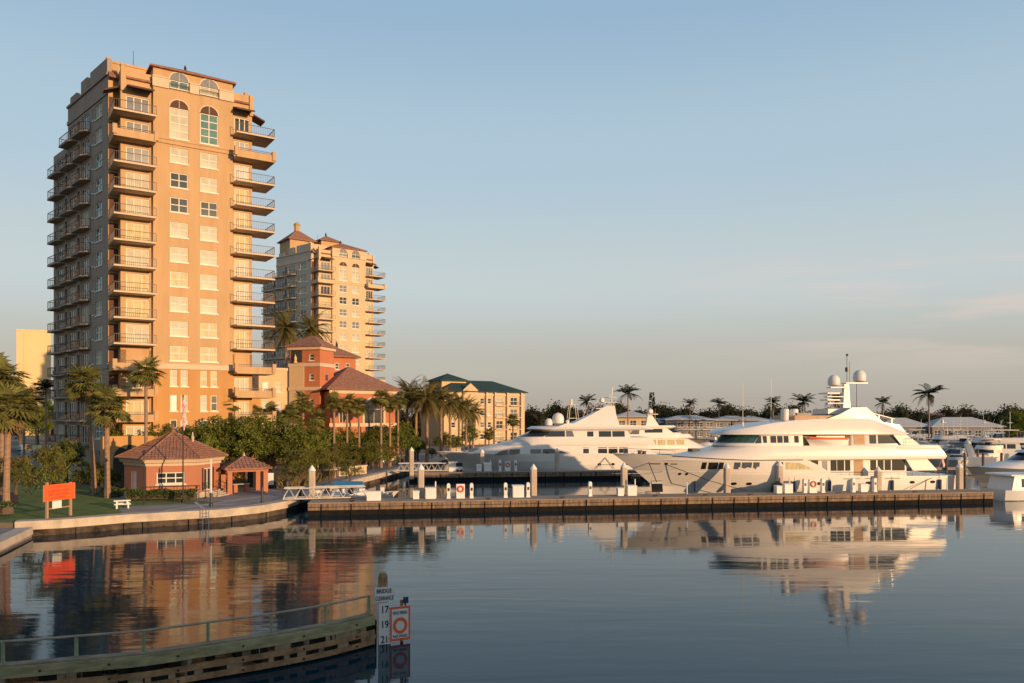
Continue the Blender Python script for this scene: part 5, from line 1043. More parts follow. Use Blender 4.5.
def dome(parent, c, r_, name='satellite_dome'): return MB().lathe([(r_ * .55, -r_ * .2), (r_ * .95, 0), (r_, r_ * .35)] + [(r_ * math.cos(a), r_ * (.75 + math.sin(a))) for a in (0, .3, .6, .9, 1.2, 1.5)], 16, c).build(name, 'gel', parent, True)
def porthole(parent, s_, y, z, w_=.38, h_=.2):
    for sg in (-1, 1): MB().extr([(s_ + w_ * math.cos(k * .5236), sg * (y + .03), z + h_ * math.sin(k * .5236)) for k in range(12)], (0, -sg * .2, 0)).build('porthole', 'yglass', parent)
ss = lambda a, b, x: (lambda f: f * f * (3 - 2 * f))(min(1, max(0, (x - a) / (b - a))))

# --- the larger yacht
y1 = T('motor_yacht', 'larger white three deck motor yacht with two radar domes, moored along the front dock', 'yacht', (11.0, 88.0, 0), math.atan2(.154, .988), None)
zs1 = lambda s_: 5.3 - .68 * ss(0, 16, s_) - 1.85 * ss(20.5, 25.0, s_) - .12 * ss(25, 40, s_)
hm, rows1 = hull_mesh(39.6, 7.7, 5.3, zs1, 6.2, 34)
hl = hm.build('hull', ['gel', 'boot'], y1, True)
def hull_y(rows, s_, z):          # half beam of the hull at a height
    best = None
    for ra, rb in zip(rows, rows[1:]):
        f = lambda r_: next(((p0, p1, (s_ - p0[0]) / (p1[0] - p0[0])) for p0, p1 in zip(r_, r_[1:]) if p0[0] <= s_ <= p1[0]), None)
        a, b = f(ra), f(rb)
        if a and b:
            ya, za = a[0][1] + (a[1][1] - a[0][1]) * a[2], a[0][2] + (a[1][2] - a[0][2]) * a[2]; yb, zb = b[0][1] + (b[1][1] - b[0][1]) * b[2], b[0][2] + (b[1][2] - b[0][2]) * b[2]
            if zb <= z <= za: return yb + (ya - yb) * (z - zb) / max(1e-6, za - zb)
    return 3.5
def hull_patch(parent, rows, poly, m, name, pr=.03):
    for sg in (-1, 1):
        a = [(s_, sg * (hull_y(rows, s_, z) + pr), z) for s_, z in poly]; b = [(s_, sg * (hull_y(rows, s_, z) - .12), z) for s_, z in poly]; MB().loft([a, b]).build(name, m, parent)
for s0, s1 in ((9.2, 9.7), (9.9, 10.9), (11.0, 11.5), (12.6, 13.3), (13.45, 14.55), (14.7, 15.4), (17.4, 18.1)): hull_patch(hl, rows1, rect(s0, s1, 3.62, 4.38), 'yglass' if s0 < 12 or s0 > 17 else 'bluegray', 'window')
hull_patch(hl, rows1, [(18.4, 3.55), (21.6, 3.55), (20.9, 3.95), (19.9, 4.3), (18.4, 4.38)], 'curtain', 'window')
for s_ in (13.0, 14.6, 22.4, 28.2, 33.6, 36.2): hull_patch(hl, rows1, [(s_ + .34 * math.cos(k * .6283), 1.98 + .17 * math.sin(k * .6283)) for k in range(10)], 'yglass', 'porthole')
for s_ in (7.2, 7.9): hull_patch(hl, rows1, [(s_ + .16 * math.cos(k * .6283), 3.05 + .14 * math.sin(k * .6283)) for k in range(10)], 'yglass', 'porthole')
for s0, s1 in ((3.9, 5.0), (6.0, 6.7)): hull_patch(hl, rows1, rect(s0, s1, 4.12, 4.22), 'yglass', 'vent_slot')
hull_patch(hl, rows1, [(5.4, 4.1), (5.75, 4.1), (5.75, 4.3), (5.4, 4.3)], 'yglass', 'fairlead')
hull_patch(hl, rows1, [(3.4, 1.3), (4.6, 1.3), (4.5, 2.5), (3.3, 2.5)], 'yglass', 'anchor_pocket', .02); hull_patch(hl, rows1, [(3.3, 2.2), (4.5, 2.2), (4.5, 2.45), (3.3, 2.45)], 'steel', 'anchor', .10)
b = MB()                                                   # rub strake: the dark line under the upper deck
for sg in (-1, 1):
    P = [(s_, sg * (hull_y(rows1, s_, zs1(s_) - .05) + .03), zs1(s_) - .02) for s_ in [6 + k * .9 for k in range(17)]]; b.tube(P, .05, 6)
b.build('rub_strake', 'boot', hl)
rail_line(y1, [(s_, sg * (hull_y(rows1, s_, zs1(s_) - .1) - .25), zs1(s_)) for sg in (-1,) for s_ in (1.2, 3.0, 4.8, 6.4)] , .55)
# main deck house aft
b1, t1 = (19, 33.4, 3.0, 3.0, 2.2), (19, 33.4, 2.95, 3.0, 4.7)
mb = MB(); tier(mb, b1, t1); d1 = mb.build('main_deck_house', 'gel', y1, True)
for s0, s1 in ((21.9, 22.7), (24.2, 24.9), (25.0, 25.8), (25.95, 26.55), (29.0, 29.7), (29.9, 30.6), (30.75, 31.5)): side_glass(d1, b1, t1, rect(s0, s1, 3.3, 4.45), 'yglass')
side_glass(d1, b1, t1, rect(27.0, 28.1, 2.75, 4.5), 'rib_tan', 'door'); side_glass(d1, b1, t1, rect(23.2, 23.8, 3.2, 4.4), 'bluegray', 'door')
side_glass(d1, b1, t1, rect(31.65, 33.2, 3.25, 4.5), 'yglass')
for sg in (-1, 1): MB().extr([(33.0, sg * 3.2, 4.7), (35.6, sg * 3.2, 4.7), (37.0, sg * 3.2, 3.25), (34.0, sg * 3.2, 3.25)], (0, sg * .12, 0)).build('deck_screen', 'gel', y1)
rail_line(y1, [(33.0, -3.4, 6.1), (36.7, -3.35, 6.1), (36.75, 3.35, 6.1), (33.0, 3.4, 6.1)], .75)
for s_ in (9.0, 12.4, 19.5, 23.5, 31.0, 37.0): MB().lathe([(.02, -.6), (.17, -.5), (.17, .5), (.02, .6)], 10, (s_, -(hull_y(rows1, s_, 1.9) + .2), 1.7)).tube([(s_, -(hull_y(rows1, s_, 1.9) + .12), 2.3), (s_, -(hull_y(rows1, s_, 2.55) + .06), 2.7)], .02, 4).build('hanging_fender', 'navy', y1)
b = MB(); b.tube([(39.2, 0, 2.6), (40.3, 0, 4.6)], .04, 6); b.build('flag_staff', 'teak', y1); MB().loft([[(40.0, .02, 4.4), (40.2, .0, 4.5), (40.6, .1, 3.6), (40.3, -.05, 3.3)], [(40.0, .05, 4.4), (40.2, .03, 4.5), (40.6, .13, 3.6), (40.3, -.02, 3.3)]]).build('ensign', 'flagred', y1)
b = MB()
for sg in (-1, 1): b.tube([(s_, sg * (hull_y(rows1, s_, 3.3) + .02), 3.3) for s_ in [4.5 + k for k in range(16)]], .025, 4)
b.build('hull_knuckle', 'gel', hl)
rail_line(y1, [(21.5, -3.68, 2.75), (26, -3.7, 2.72), (32, -3.66, 2.66), (38.8, -3.4, 2.62)], .5)
b = MB()
for s0, s1 in ((25.2, 27.2), (27.8, 29.2), (30.2, 32.0)): b.box(s0, -3.86, 2.42, s1, -3.82, 2.5); b.box(s0, 3.82, 2.42, s1, 3.86, 2.5)
b.build('scupper_line', 'boot', y1)
# upper deck: trunk on the foredeck and the broad white bulwark
bu, tu = (3.4, 37.7, 3.74, 13.0, 4.58), (12.4, 37.0, 3.56, 4.6, 6.12)
mb = MB(); mb.loft([outline(*bu), outline(6.2, 37.85, 3.79, 11.0, 4.9), outline(9.6, 37.4, 3.70, 7.6, 5.55), outline(*tu)]); ud = mb.build('upper_deck', 'gel', y1, True)
MB().extr([(31.8, -3.62, 5.85), (36.9, -3.62, 5.75), (36.9, -3.62, 5.72), (31.8, -3.62, 5.82)], (0, -.12, 0)).build('groove', 'boot', ud)
# wheelhouse and skylounge
bw, tw = (11.7, 20.9, 3.05, 4.2, 6.1), (13.2, 20.9, 2.88, 3.6, 7.36)
mb = MB(); tier(mb, bw, tw); wh = mb.build('wheelhouse', 'gel', y1, True)
nose_glass(wh, bw, tw, 6.42, 7.30, 0, 6)
side_glass(wh, bw, tw, [(15.3, 6.42), (16.0, 6.42), (16.0, 7.22), (15.9, 7.22)], 'yglass')
for s0, s1 in ((16.25, 16.65), (17.1, 17.75), (17.9, 18.5), (18.65, 19.2), (19.9, 20.4)): side_glass(wh, bw, tw, rect(s0, s1, 6.45, 7.2), 'yglass')
mb = MB(); mb.box(20.9, -1.9, 6.1, 26.2, 1.9, 7.3); ul = mb.build('recess_wall', 'rib_tan', y1)
b2, t2 = (26.2, 33.0, 3.0, .6, 6.1), (26.2, 32.4, 2.9, .6, 7.36)
mb = MB(); tier(mb, b2, t2); sl = mb.build('skylounge', 'gel', y1, True)
side_glass(sl, b2, t2, rect(27.0, 28.3, 6.2, 7.3), 'rib_tan', 'door'); side_glass(sl, b2, t2, rect(28.9, 29.7, 6.3, 7.25), 'yglass'); side_glass(sl, b2, t2, [(29.95, 6.3), (32.5, 6.3), (31.5, 7.25), (29.95, 7.25)], 'yglass')
for sg in (-1, 1): MB().extr([(31.6, sg * 3.15, 7.3), (33.2, sg * 3.15, 7.3), (34.9, sg * 3.15, 6.15), (32.6, sg * 3.15, 6.15)], (0, sg * .1, 0)).build('deck_screen', 'gel', y1)
# hard top
def zt(s_): return 7.5 + .4 * ss(11.3, 12.6, s_) + .9 * ss(12, 19, s_) + .35 * ss(17, 23, s_)
rings = []
for s_ in (11.4, 11.7, 12.2, 13, 14, 15.4, 17, 20, 23, 26, 29, 31.5, 33.4):
    hw = 3.45 * min(1, (1 - (1 - min(1, (s_ - 11.3) / 4.8)) ** 2) ** .5 + .02); z1 = zt(s_) if s_ < 30 else 7.5 + (zt(30) - 7.5) * (1 - ss(29.0, 33.6, s_)) + .1; zz = 7.36 + .05 * (s_ < 11.5)
    rings.append([(s_, -hw, zz), (s_, -hw * .985, zz + (z1 - zz) * .35), (s_, -hw * .86, z1 - .06), (s_, -hw * .6, z1), (s_, hw * .6, z1), (s_, hw * .86, z1 - .06), (s_, hw * .985, zz + (z1 - zz) * .35), (s_, hw, zz)])
mb = MB(); mb.loft(rings); ht = mb.build('hardtop', 'gel', y1, True)
for sg in (-1, 1):
    MB().extr([(22.4, sg * 2.95, 8.6), (25.4, sg * 2.95, 9.6), (26.9, sg * 2.9, 10.35), (28.6, sg * 2.9, 10.35), (30.6, sg * 2.95, 8.7), (32.6, sg * 2.95, 8.4), (33.3, sg * 3.0, 7.6), (22.4, sg * 3.3, 7.6)], (0, -sg * .35, 0)).build('arch_side', 'gel', ht)
    MB().extr([(24.0, sg * 3.12, 8.35), (24.9, sg * 3.12, 8.35), (24.9, sg * 3.08, 8.75), (24.0, sg * 3.08, 8.75)], (0, -sg * .25, 0)).build('vent', 'yglass', ht)
MB().box(26.9, -2.6, 10.1, 28.5, 2.6, 10.34).build('arch_top', 'gel', y1)
MB().box(20.2, -2.5, 8.9, 26.4, 2.5, 9.45).build('sun_deck_coaming', 'rib_tan', y1); MB().box(20.6, -2.2, 9.45, 22.3, 2.2, 9.75).build('coaming_glass', 'bluegray', y1)
for s_ in (19.5, 20.6): MB().lathe([(.42, 0), (.45, .1), (.45, 1.15), (.36, 1.28)], 14, (s_, -1.6, 8.9)).build('raft_canister', 'gel', y1, True)
MB().extr([(28.6, -2.5, 10.0), (32.3, -2.5, 9.1), (32.3, -2.5, 9.0), (28.6, -2.5, 9.9)], (0, 5.0, 0)).build('sun_awning', 'gel', y1)
b = MB(); [b.tube([(s_, y, 8.4), (s_, y, z)], .04, 5) for s_, z in ((32.0, 9.1), (30.4, 9.5)) for y in (-2.4, 2.4)]; b.build('awning_post', 'steel', y1)
# mast
ms = O('mast', None, y1, (27.7, 0, 0))
b = MB(); b.loft([[(-.5, -.45, 9.3), (.7, -.45, 9.3), (.7, .45, 9.3), (-.5, .45, 9.3)], [(-.3, -.3, 11.0), (.5, -.3, 11.0), (.5, .3, 11.0), (-.3, .3, 11.0)], [(-.15, -.22, 13.2), (.4, -.22, 13.2), (.4, .22, 13.2), (-.15, .22, 13.2)]]); b.box(-3.0, -1.6, 9.6, 1.2, 1.6, 10.2); b.build('column', 'gel', ms)
b = MB(); b.box(-2.0, -.5, 12.6, .3, .5, 12.72); b.box(-.1, -.5, 13.1, 2.6, .5, 13.24); b.box(-2.4, -.4, 11.55, 0, .4, 11.65); b.box(-2.3, -.4, 10.8, 0, .4, 10.9); b.build('spreader', 'gel', ms)
dome(ms, (-1.35, 0, 12.95), .68); dome(ms, (1.85, 0, 13.45), .72)
b = MB(); b.box(-2.7, -1.0, 11.9, -1.2, 1.0, 12.05); b.box(-2.6, -.8, 11.15, -1.1, .8, 11.3); b.build('radar_scanner', 'gel', ms); b = MB(); b.lathe([(.2, 0), (.2, .25)], 8, (-1.9, 0, 11.66)); b.lathe([(.2, 0), (.2, .25)], 8, (-1.9, 0, 10.91)); b.build('radar_base', 'gel', ms)
b = MB(); b.tube([(.3, 0, 13.2), (.3, 0, 16.4)], .05, 5); b.tube([(.75, .2, 13.2), (.75, .2, 15.7)], .03, 5); b.tube([(1.3, -.3, 13.2), (1.3, -.3, 9.9)], .03, 5); b.box(.2, -.25, 14.5, .42, .25, 15.0); b.lathe([(.12, 0), (.12, .25)], 8, (.3, 0, 16.3)); b.build('aerial', 'boot', ms)
for px, zt_ in ((740.5, 8.2), (768.5, 8.7)):
    k = (px - 512) / F; s_ = (88.0 * k - 11.0) / (.988 - .154 * k); MB().lathe([(.09, 0), (.09, .5), (.035, .55), (.025, 4.9)], 6, (s_, -.6, zt_)).build('whip_aerial', 'gel', y1)
tn = O('tender', None, y1, (23.6, -2.75, 6.2)); hm2, _ = hull_mesh(5.0, 1.4, .8, lambda s_: .95 - .25 * ss(0, 3, s_), .7, 12, 0); hm2.build('hull', 'gel', tn, True, loc=(-2.5, 0, 0)); MB().tube([(-2.2, -.62, .82), (0, -.72, .7), (2.4, -.66, .68)], .11, 8).build('fender_tube', 'orangered', tn)
MB().box(-1.2, -.4, .7, 2.2, .4, 1.0).build('cover', 'gel', tn)
b = MB(); b.extr([(38.8, -3.0, .3), (40.6, -3.0, .3), (40.6, -3.0, .55), (38.8, -3.0, .75)], (0, 6, 0)); b.build('swim_platform', 'teak', y1)
b = MB(); b.tube([(39.0, -2.6, 2.5), (40.4, -2.6, .8)], .06, 6); b.tube([(39.0, -1.6, 2.5), (40.4, -1.6, .8)], .06, 6); b.build('stern_stair_rail', 'steel', y1)
b = MB(); b.box(9.0, -.7, 5.2, 9.9, .7, 5.75); b.lathe([(.25, 0), (.2, .5), (.3, .6)], 10, (3.4, -.8, 4.95)); b.lathe([(.25, 0), (.2, .5), (.3, .6)], 10, (3.4, .8, 4.95)); b.build('deck_gear', 'boot', y1)
b = MB(); q0 = Vector((15.6, -4.7, 1.6)); b.tube([(5.6, -hull_y(rows1, 5.6, 4.1) - .05, 4.1), (9.5, -4.2, 2.5), (13.5, -4.5, 1.4)], .035, 5); b.tube([(36.2, -3.6, 2.5), (33, -4.2, 1.25)], .035, 5); b.tube([(3.8, -hull_y(rows1, 3.8, 4.2) - .05, 4.3), (3.85, -hull_y(rows1, 3.8, 2.4) - .12, 2.4)], .05, 5); b.build('mooring_line', 'boot', y1)
MB().lathe([(.1, -1.0), (.62, -.7), (.75, 0), (.62, .7), (.1, 1.0)], 14).build('fender', 'black', y1, True, loc=(17.2, -4.35, 1.35))

# --- the farther yacht
y2 = T('motor_yacht', 'farther white motor yacht with raked bow and slanting mast, moored behind the inner dock', 'yacht', (-11.7, 125.4, 0), math.atan2(.154, .988), None)
zs2 = lambda s_: 3.75 - .25 * ss(0, 10, s_) - .9 * ss(26, 32, s_)
hm, rows2 = hull_mesh(35.0, 7.3, 3.75, zs2, 4.6, 30); h2 = hm.build('hull', ['gel', 'boot'], y2, True)
for s_ in (25.2, 27.4, 29.8, 31.9): hull_patch(h2, rows2, [(s_ + .3 * math.cos(k * .6283), 1.75 + .2 * math.sin(k * .6283)) for k in range(10)], 'yglass', 'porthole')
bA, tA = (4.6, 33.5, 3.55, 9.5, 3.4), (10.5, 33.0, 3.3, 7.0, 5.3)
mb = MB(); mb.loft([outline(*bA), outline(7.0, 33.3, 3.50, 8.5, 4.3), outline(*tA)]); m2 = mb.build('main_deck_house', 'gel', y2, True)
sg_ = lambda poly, m='yglass': side_glass(m2, (0, 0, 3.56, 0, 3.4), (0, 0, 3.36, 0, 5.3), poly, m)
sg_([(8.6, 3.42), (10.6, 3.42), (10.6, 4.15), (9.6, 3.95)]); sg_([(10.9, 3.42), (12.5, 3.42), (12.5, 4.2), (10.9, 4.17)]); sg_([(14.2, 3.45), (15.9, 3.45), (15.9, 4.2), (14.2, 4.2)], 'bluegray'); sg_([(16.1, 3.45), (20.2, 3.45), (19.2, 3.85), (17.8, 4.2), (16.1, 4.22)])
sg_(rect(22.6, 23.5, 3.3, 4.4))
for s0 in (25.0, 26.7, 28.4): sg_(rect(s0, s0 + 1.45, 3.2, 4.45))
bB, tB = (11.6, 32.5, 3.3, 6.5, 5.2), (12.6, 32.0, 3.2, 6.0, 5.9)
mb = MB(); mb.loft([outline(11.0, 34.4, 3.55, 7, 4.72), outline(11.3, 34.2, 3.6, 7, 5.1), outline(12.6, 33.8, 3.4, 6, 5.95)]); mb.build('upper_deck', 'gel', y2, True)
bC, tC = (12.4, 30.5, 2.95, 4.5, 5.9), (15.2, 30.0, 2.8, 4.0, 7.1)
mb = MB(); tier(mb, bC, tC); p2 = mb.build('pilothouse', 'gel', y2, True); nose_glass(p2, bC, tC, 6.1, 7.0, 0, 6, 'yglass', .02)
side_glass(p2, bC, tC, [(16.6, 6.1), (19.8, 6.1), (19.8, 7.0), (17.5, 7.0)]); side_glass(p2, bC, tC, [(20.0, 6.1), (21.3, 6.1), (21.0, 7.0), (20.0, 7.0)], 'bluegray'); side_glass(p2, bC, tC, rect(23.4, 24.4, 6.1, 6.9))
for s0 in (25.3, 27.5): side_glass(p2, bC, tC, rect(s0, s0 + 2.0, 6.05, 6.95))
mb = MB(); mb.loft([outline(14.6, 33.2, 3.1, 4.0, 7.1), outline(14.2, 33.6, 3.3, 4.2, 7.3), outline(15.0, 32.5, 2.9, 4.0, 7.7)]); mb.build('hardtop', 'gel', y2, True)
for sg in (-1, 1): MB().extr([(17.5, sg * 2.9, 7.3), (20.2, sg * 2.9, 8.2), (33.0, sg * 2.9, 7.8), (34.3, sg * 2.9, 7.2)], (0, -sg * .5, 0)).build('hardtop_wing', 'gel', y2)
mb = MB(); mb.loft([[(20.5, -1.9, 7.7), (29.0, -1.9, 7.7), (29.0, 1.9, 7.7), (20.5, 1.9, 7.7)], [(24.6, -1.2, 9.6), (28.6, -1.2, 9.6), (28.6, 1.2, 9.6), (24.6, 1.2, 9.6)], [(27.2, -.5, 11.0), (28.6, -.5, 11.0), (28.6, .5, 11.0), (27.2, .5, 11.0)]]); am = mb.build('mast_base', 'gel', y2, True)
b = MB(); b.tube([(28.1, 0, 11), (28.3, 0, 14.0)], .09, 6); b.box(26.6, -.9, 11.5, 28.9, .9, 11.6); b.box(27.3, -1.4, 12.3, 28.6, 1.4, 12.38); b.tube([(28.0, .6, 11.6), (28.0, .6, 13.0)], .04, 5); b.build('mast', 'gel', y2)
b = MB(); b.box(25.3, -1.2, 10.5, 26.2, 1.2, 10.62); b.lathe([(.25, 0), (.2, .4)], 8, (25.8, 0, 10.1)); b.build('radar_scanner', 'gel', y2); dome(y2, (26.4, -.6, 11.6), .42)
dome(y2, (17.6, -1.0, 7.9), .62); dome(y2, (19.1, -1.0, 8.2), .95); MB().lathe([(.3, 0), (.3, .7), (.1, .85)], 10, (20.6, -1.2, 7.9)).build('raft_canister', 'gel', y2, True)
rail_line(y2, [(s_, -(hull_y(rows2, s_, zs2(s_) - .1) - .2), zs2(s_)) for s_ in (.9, 2.4, 4.0, 5.6)], .6)
for sg in (-1, 1): MB().extr([(31.8, sg * 3.2, 4.7), (33.0, sg * 3.2, 4.7), (34.6, sg * 3.2, 2.9), (33.6, sg * 3.2, 2.9)], (0, sg * .1, 0)).build('deck_screen', 'gel', y2)
b = MB(); b.tube([(24.6, -3.75, 1.1), (26.1, -3.72, 2.8), (27.6, -3.75, 1.1)], .05, 6); b.tube([(25.1, -3.75, 1.7), (27.1, -3.75, 1.7)], .03, 5); b.build('boarding_ladder', 'steel', y2)

# --- smaller boats: three kinds, copied round the marina
def cruiser(name, kind):
    o = O(name, None)
    if kind == 'express':
        L_, B_ = 13.5, 4.2; z_ = lambda s_: 2.1 - .35 * ss(0, 8, s_); hm, rows = hull_mesh(L_, B_, 2.1, z_, 2.0, 18); h = hm.build('hull', ['gel_cool', 'boot'], o, True)
        mb = MB(); mb.loft([outline(2.6, 9, 1.6, 4.5, 1.8), outline(5.0, 9, 1.3, 3.0, 2.5)]); mb.build('foredeck_trunk', 'gel_cool', o, True)
        bb, tt = (5.2, 8.6, 1.75, 2.0, 2.1), (6.6, 8.8, 1.45, 1.6, 3.1); mb = MB(); tier(mb, bb, tt); c_ = mb.build('cabin', 'gel_cool', o, True); nose_glass(c_, bb, tt, 2.3, 3.05, 0, 6, 'yglass', .03); side_glass(c_, bb, tt, rect(7.0, 8.4, 2.3, 3.0))
        b = MB()
        for y in (-1.7, 1.7): b.extr([(9.6, y, 1.9), (10.3, y, 1.9), (9.6, y, 4.0), (9.1, y, 4.0)], (0, .12, 0))
        b.box(9.1, -1.7, 3.95, 9.7, 1.82, 4.08); b.build('radar_arch', 'gel_cool', o); MB().lathe([(.3, 0), (.34, .12), (.2, .3)], 10, (9.4, 0, 4.1)).build('radar', 'gel_cool', o)
        MB().box(6.6, -1.5, 3.95, 9.2, 1.5, 4.05).build('bimini', 'navy', o); rail_line(o, [(.8, -.7, 2.05), (2.4, -1.5, 2.0), (5.2, -1.95, 1.9)], .6); MB().tube([(9.4, .8, 4.1), (9.2, .8, 8.0)], .03, 5).build('whip_aerial', 'gel_cool', o)
    if kind == 'flybridge':
        L_, B_ = 16, 4.9; z_ = lambda s_: 2.6 - .6 * ss(0, 8, s_); hm, rows = hull_mesh(L_, B_, 2.6, z_, 2.2, 18); h = hm.build('hull', ['gel', 'boot'], o, True)
        bb, tt = (4.2, 13.2, 2.1, 3.5, 1.9), (6.2, 12.8, 1.95, 2.6, 3.7); mb = MB(); tier(mb, bb, tt); c_ = mb.build('cabin', 'gel', o, True); nose_glass(c_, bb, tt, 2.75, 3.55, 0, 6, 'yglass', .03)
        for s0 in (7.6, 9.2, 10.8): side_glass(c_, bb, tt, rect(s0, s0 + 1.35, 2.7, 3.5))
        mb = MB(); mb.loft([outline(5.6, 14.2, 2.2, 2.5, 3.72), outline(6.4, 14.2, 2.15, 2.2, 4.55)]); mb.build('flybridge', 'gel', o, True); MB().box(8.2, -1.9, 5.9, 12.8, 1.9, 6.02).build('bimini', 'gel', o)
        b = MB(); [b.tube([(s_, y, 4.5), (s_, y, 5.9)], .04, 5) for s_ in (8.5, 12.5) for y in (-1.8, 1.8)]; b.build('bimini_frame', 'steel', o); MB().box(9.5, -.6, 4.5, 10.6, .6, 5.3).build('helm_seat', 'navy', o)
        rail_line(o, [(.8, -.8, 2.55), (2.6, -1.8, 2.4), (6.0, -2.3, 2.15)], .65); b = MB(); b.tube([(12, 0, 6), (12, 0, 9.2)], .05, 5); b.box(11.6, -.5, 7.2, 12.2, .5, 7.3); b.build('mast', 'gel', o)
    if kind == 'sport':
        L_, B_ = 15, 4.6; z_ = lambda s_: 2.9 - 1.5 * ss(2, 10, s_); hm, rows = hull_mesh(L_, B_, 2.9, z_, 2.6, 18); hm.build('hull', ['gel', 'boot'], o, True)
        bb, tt = (4.6, 10.2, 1.9, 3.0, 1.7), (6.2, 10.0, 1.75, 2.2, 3.6); mb = MB(); tier(mb, bb, tt); c_ = mb.build('cabin', 'gel', o, True); nose_glass(c_, bb, tt, 2.7, 3.45, 0, 6, 'yglass', .02); side_glass(c_, bb, tt, rect(7.8, 9.6, 2.6, 3.4))
        mb = MB(); mb.loft([outline(6.6, 10.6, 1.8, 1.5, 3.6), outline(7.2, 10.6, 1.8, 1.5, 4.5)]); mb.build('flybridge', 'gel', o, True)
        b = MB()
        for y in (-1.2, 1.2):
            for s_ in (7.6, 9.8): b.tube([(s_, y * 1.3, 4.4), (8.7 + (s_ - 8.7) * .5, y * .8, 9.3)], .05, 5)
        b.box(7.9, -1.1, 7.0, 9.5, 1.1, 7.1); b.box(8.0, -1.0, 9.3, 9.4, 1.0, 9.4); b.box(8.3, -.5, 9.4, 8.6, .5, 10.3); b.build('tuna_tower', 'gel', o)
        b = MB(); [b.tube([(9.0, sg * 2.0, 3.0), (12.5, sg * 4.2, 10.5)], .04, 4) for sg in (-1, 1)]; b.build('outrigger', 'gel', o); rail_line(o, [(.9, -.7, 2.85), (2.8, -1.6, 2.7), (5.4, -2.05, 2.2)], .6)
    return o
PB = {k: cruiser(nm, k) for k, nm in (('express', 'express_cruiser'), ('flybridge', 'flybridge_cruiser'), ('sport', 'sport_fishing_boat'))}; pbu = set()
def boat(kind, px, Y, rz, label, sc=1.0, grp='boats in the marina'):
    put(PB[kind], kind in pbu, (*at(px, Y)[:2], 0), R(rz), label, 'boat', grp, sc); pbu.add(kind)
boat('sport', 522, 170, 4, 'sport fishing boat with tuna tower and outriggers behind the farther yacht', 1.25)
boat('flybridge', 905, 195, -20, 'white cabin boat just past the stern of the larger yacht'); boat('express', 905, 150, -35, 'white open cruiser with slanting arch just beyond the larger yacht stern', 1.1)
boat('express', 925, 175, -28, 'white cruiser with slanting radar arch below the lone coconut palm', 1.2); boat('flybridge', 937, 160, -12, 'white flybridge boat with long dark windows in the marina row', 1.1)
boat('express', 958, 139, 62, 'small white cruiser bow on with dark blue windscreen near the stern piling', .8); boat('flybridge', 972, 150, 40, 'white boat with blue canvas behind the grey hulled yacht', .8)
boat('express', 982, 188, -15, 'white cruiser half hidden by pilings deeper in the marina', 1.1); boat('sport', 955, 205, -15, 'white boat with a tall tower deep in the marina', .8); boat('express', 998, 170, -10, 'white cruiser beneath the marina edge tree', 1.0); boat('flybridge', 880, 230, -15, 'small white boat farthest off beside the white roofed building', .9); boat('express', 1002, 215, 10, 'farthest white cruiser close to the marina edge tree', 1.0)
for k_, px_, Y_, rz_, lab_, sc_ in (('express', 915, 165, -40, 'white cruiser nosing out beside the larger yacht stern ladder', 1.0), ('flybridge', 948, 190, -25, 'white cabin boat with pale bimini behind the long windowed boat', .9), ('express', 978, 165, -30, 'white cruiser with navy bimini between two cabin boats', 1.0), ('flybridge', 990, 200, -10, 'white flybridge boat left of the marina edge tree', .9), ('express', 935, 220, -12, 'distant white cruiser before the wide white roof', .9), ('sport', 918, 212, 5, 'distant white fishing boat under the lone coconut palm', .8), ('flybridge', 1012, 160, 170, 'white cabin boat just above the grey hulled yacht', .9)): boat(k_, px_, Y_, rz_, lab_, sc_)
boat('express', 690, 215, 15, 'small white cruiser before the long blue grey building', .9); boat('flybridge', 812, 235, 5, 'distant white boat glimpsed behind the larger yacht sun deck', .9)
# golden lit yacht behind
y3 = T('motor_yacht', 'smaller sunlit yacht seen stern side between the two big yachts', 'yacht', (*at(722, 168)[:2], 0), R(190))
hm, rows3 = hull_mesh(28, 6.4, 3.2, lambda s_: 3.2 - .7 * ss(0, 12, s_), 3.4, 20); hm.build('hull', ['gel', 'boot'], y3, True)
bb, tt = (3.5, 25, 2.9, 6, 2.6), (8, 24.4, 2.75, 5, 4.8); mb = MB(); tier(mb, bb, tt); c_ = mb.build('main_deck_house', 'gel', y3, True); [side_glass(c_, bb, tt, rect(s0, s0 + 1.7, 3.4, 4.5), 'curtain') for s0 in (9.5, 11.5, 13.5, 15.5, 18)]
mb = MB(); mb.loft([outline(6.5, 26.5, 3.1, 5, 4.8), outline(7.5, 26.3, 3.0, 4.5, 5.6)]); mb.build('upper_deck', 'gel', y3, True)
bb, tt = (9.0, 19, 2.4, 3, 5.6), (11.2, 18.8, 2.2, 2.6, 7.0); mb = MB(); tier(mb, bb, tt); c_ = mb.build('pilothouse', 'gel', y3, True); nose_glass(c_, bb, tt, 5.9, 6.8, 0, 6, 'yglass', .03); side_glass(c_, bb, tt, rect(14, 17.8, 5.9, 6.7))
mb = MB(); mb.loft([outline(10.4, 22.5, 2.5, 2.5, 7.0), outline(10.8, 22.3, 2.4, 2.5, 7.35)]); mb.build('hardtop', 'gel', y3, True); b = MB(); b.extr([(14, -.4, 7.3), (16.8, -.4, 7.3), (16.4, -.4, 9.6), (15.6, -.4, 9.6)], (0, .8, 0)); b.box(14.5, -1.2, 9.6, 16.8, 1.2, 9.75); b.build('mast', 'gel', y3); dome(y3, (15.4, -.8, 9.9), .5); dome(y3, (16.2, .8, 9.9), .5)
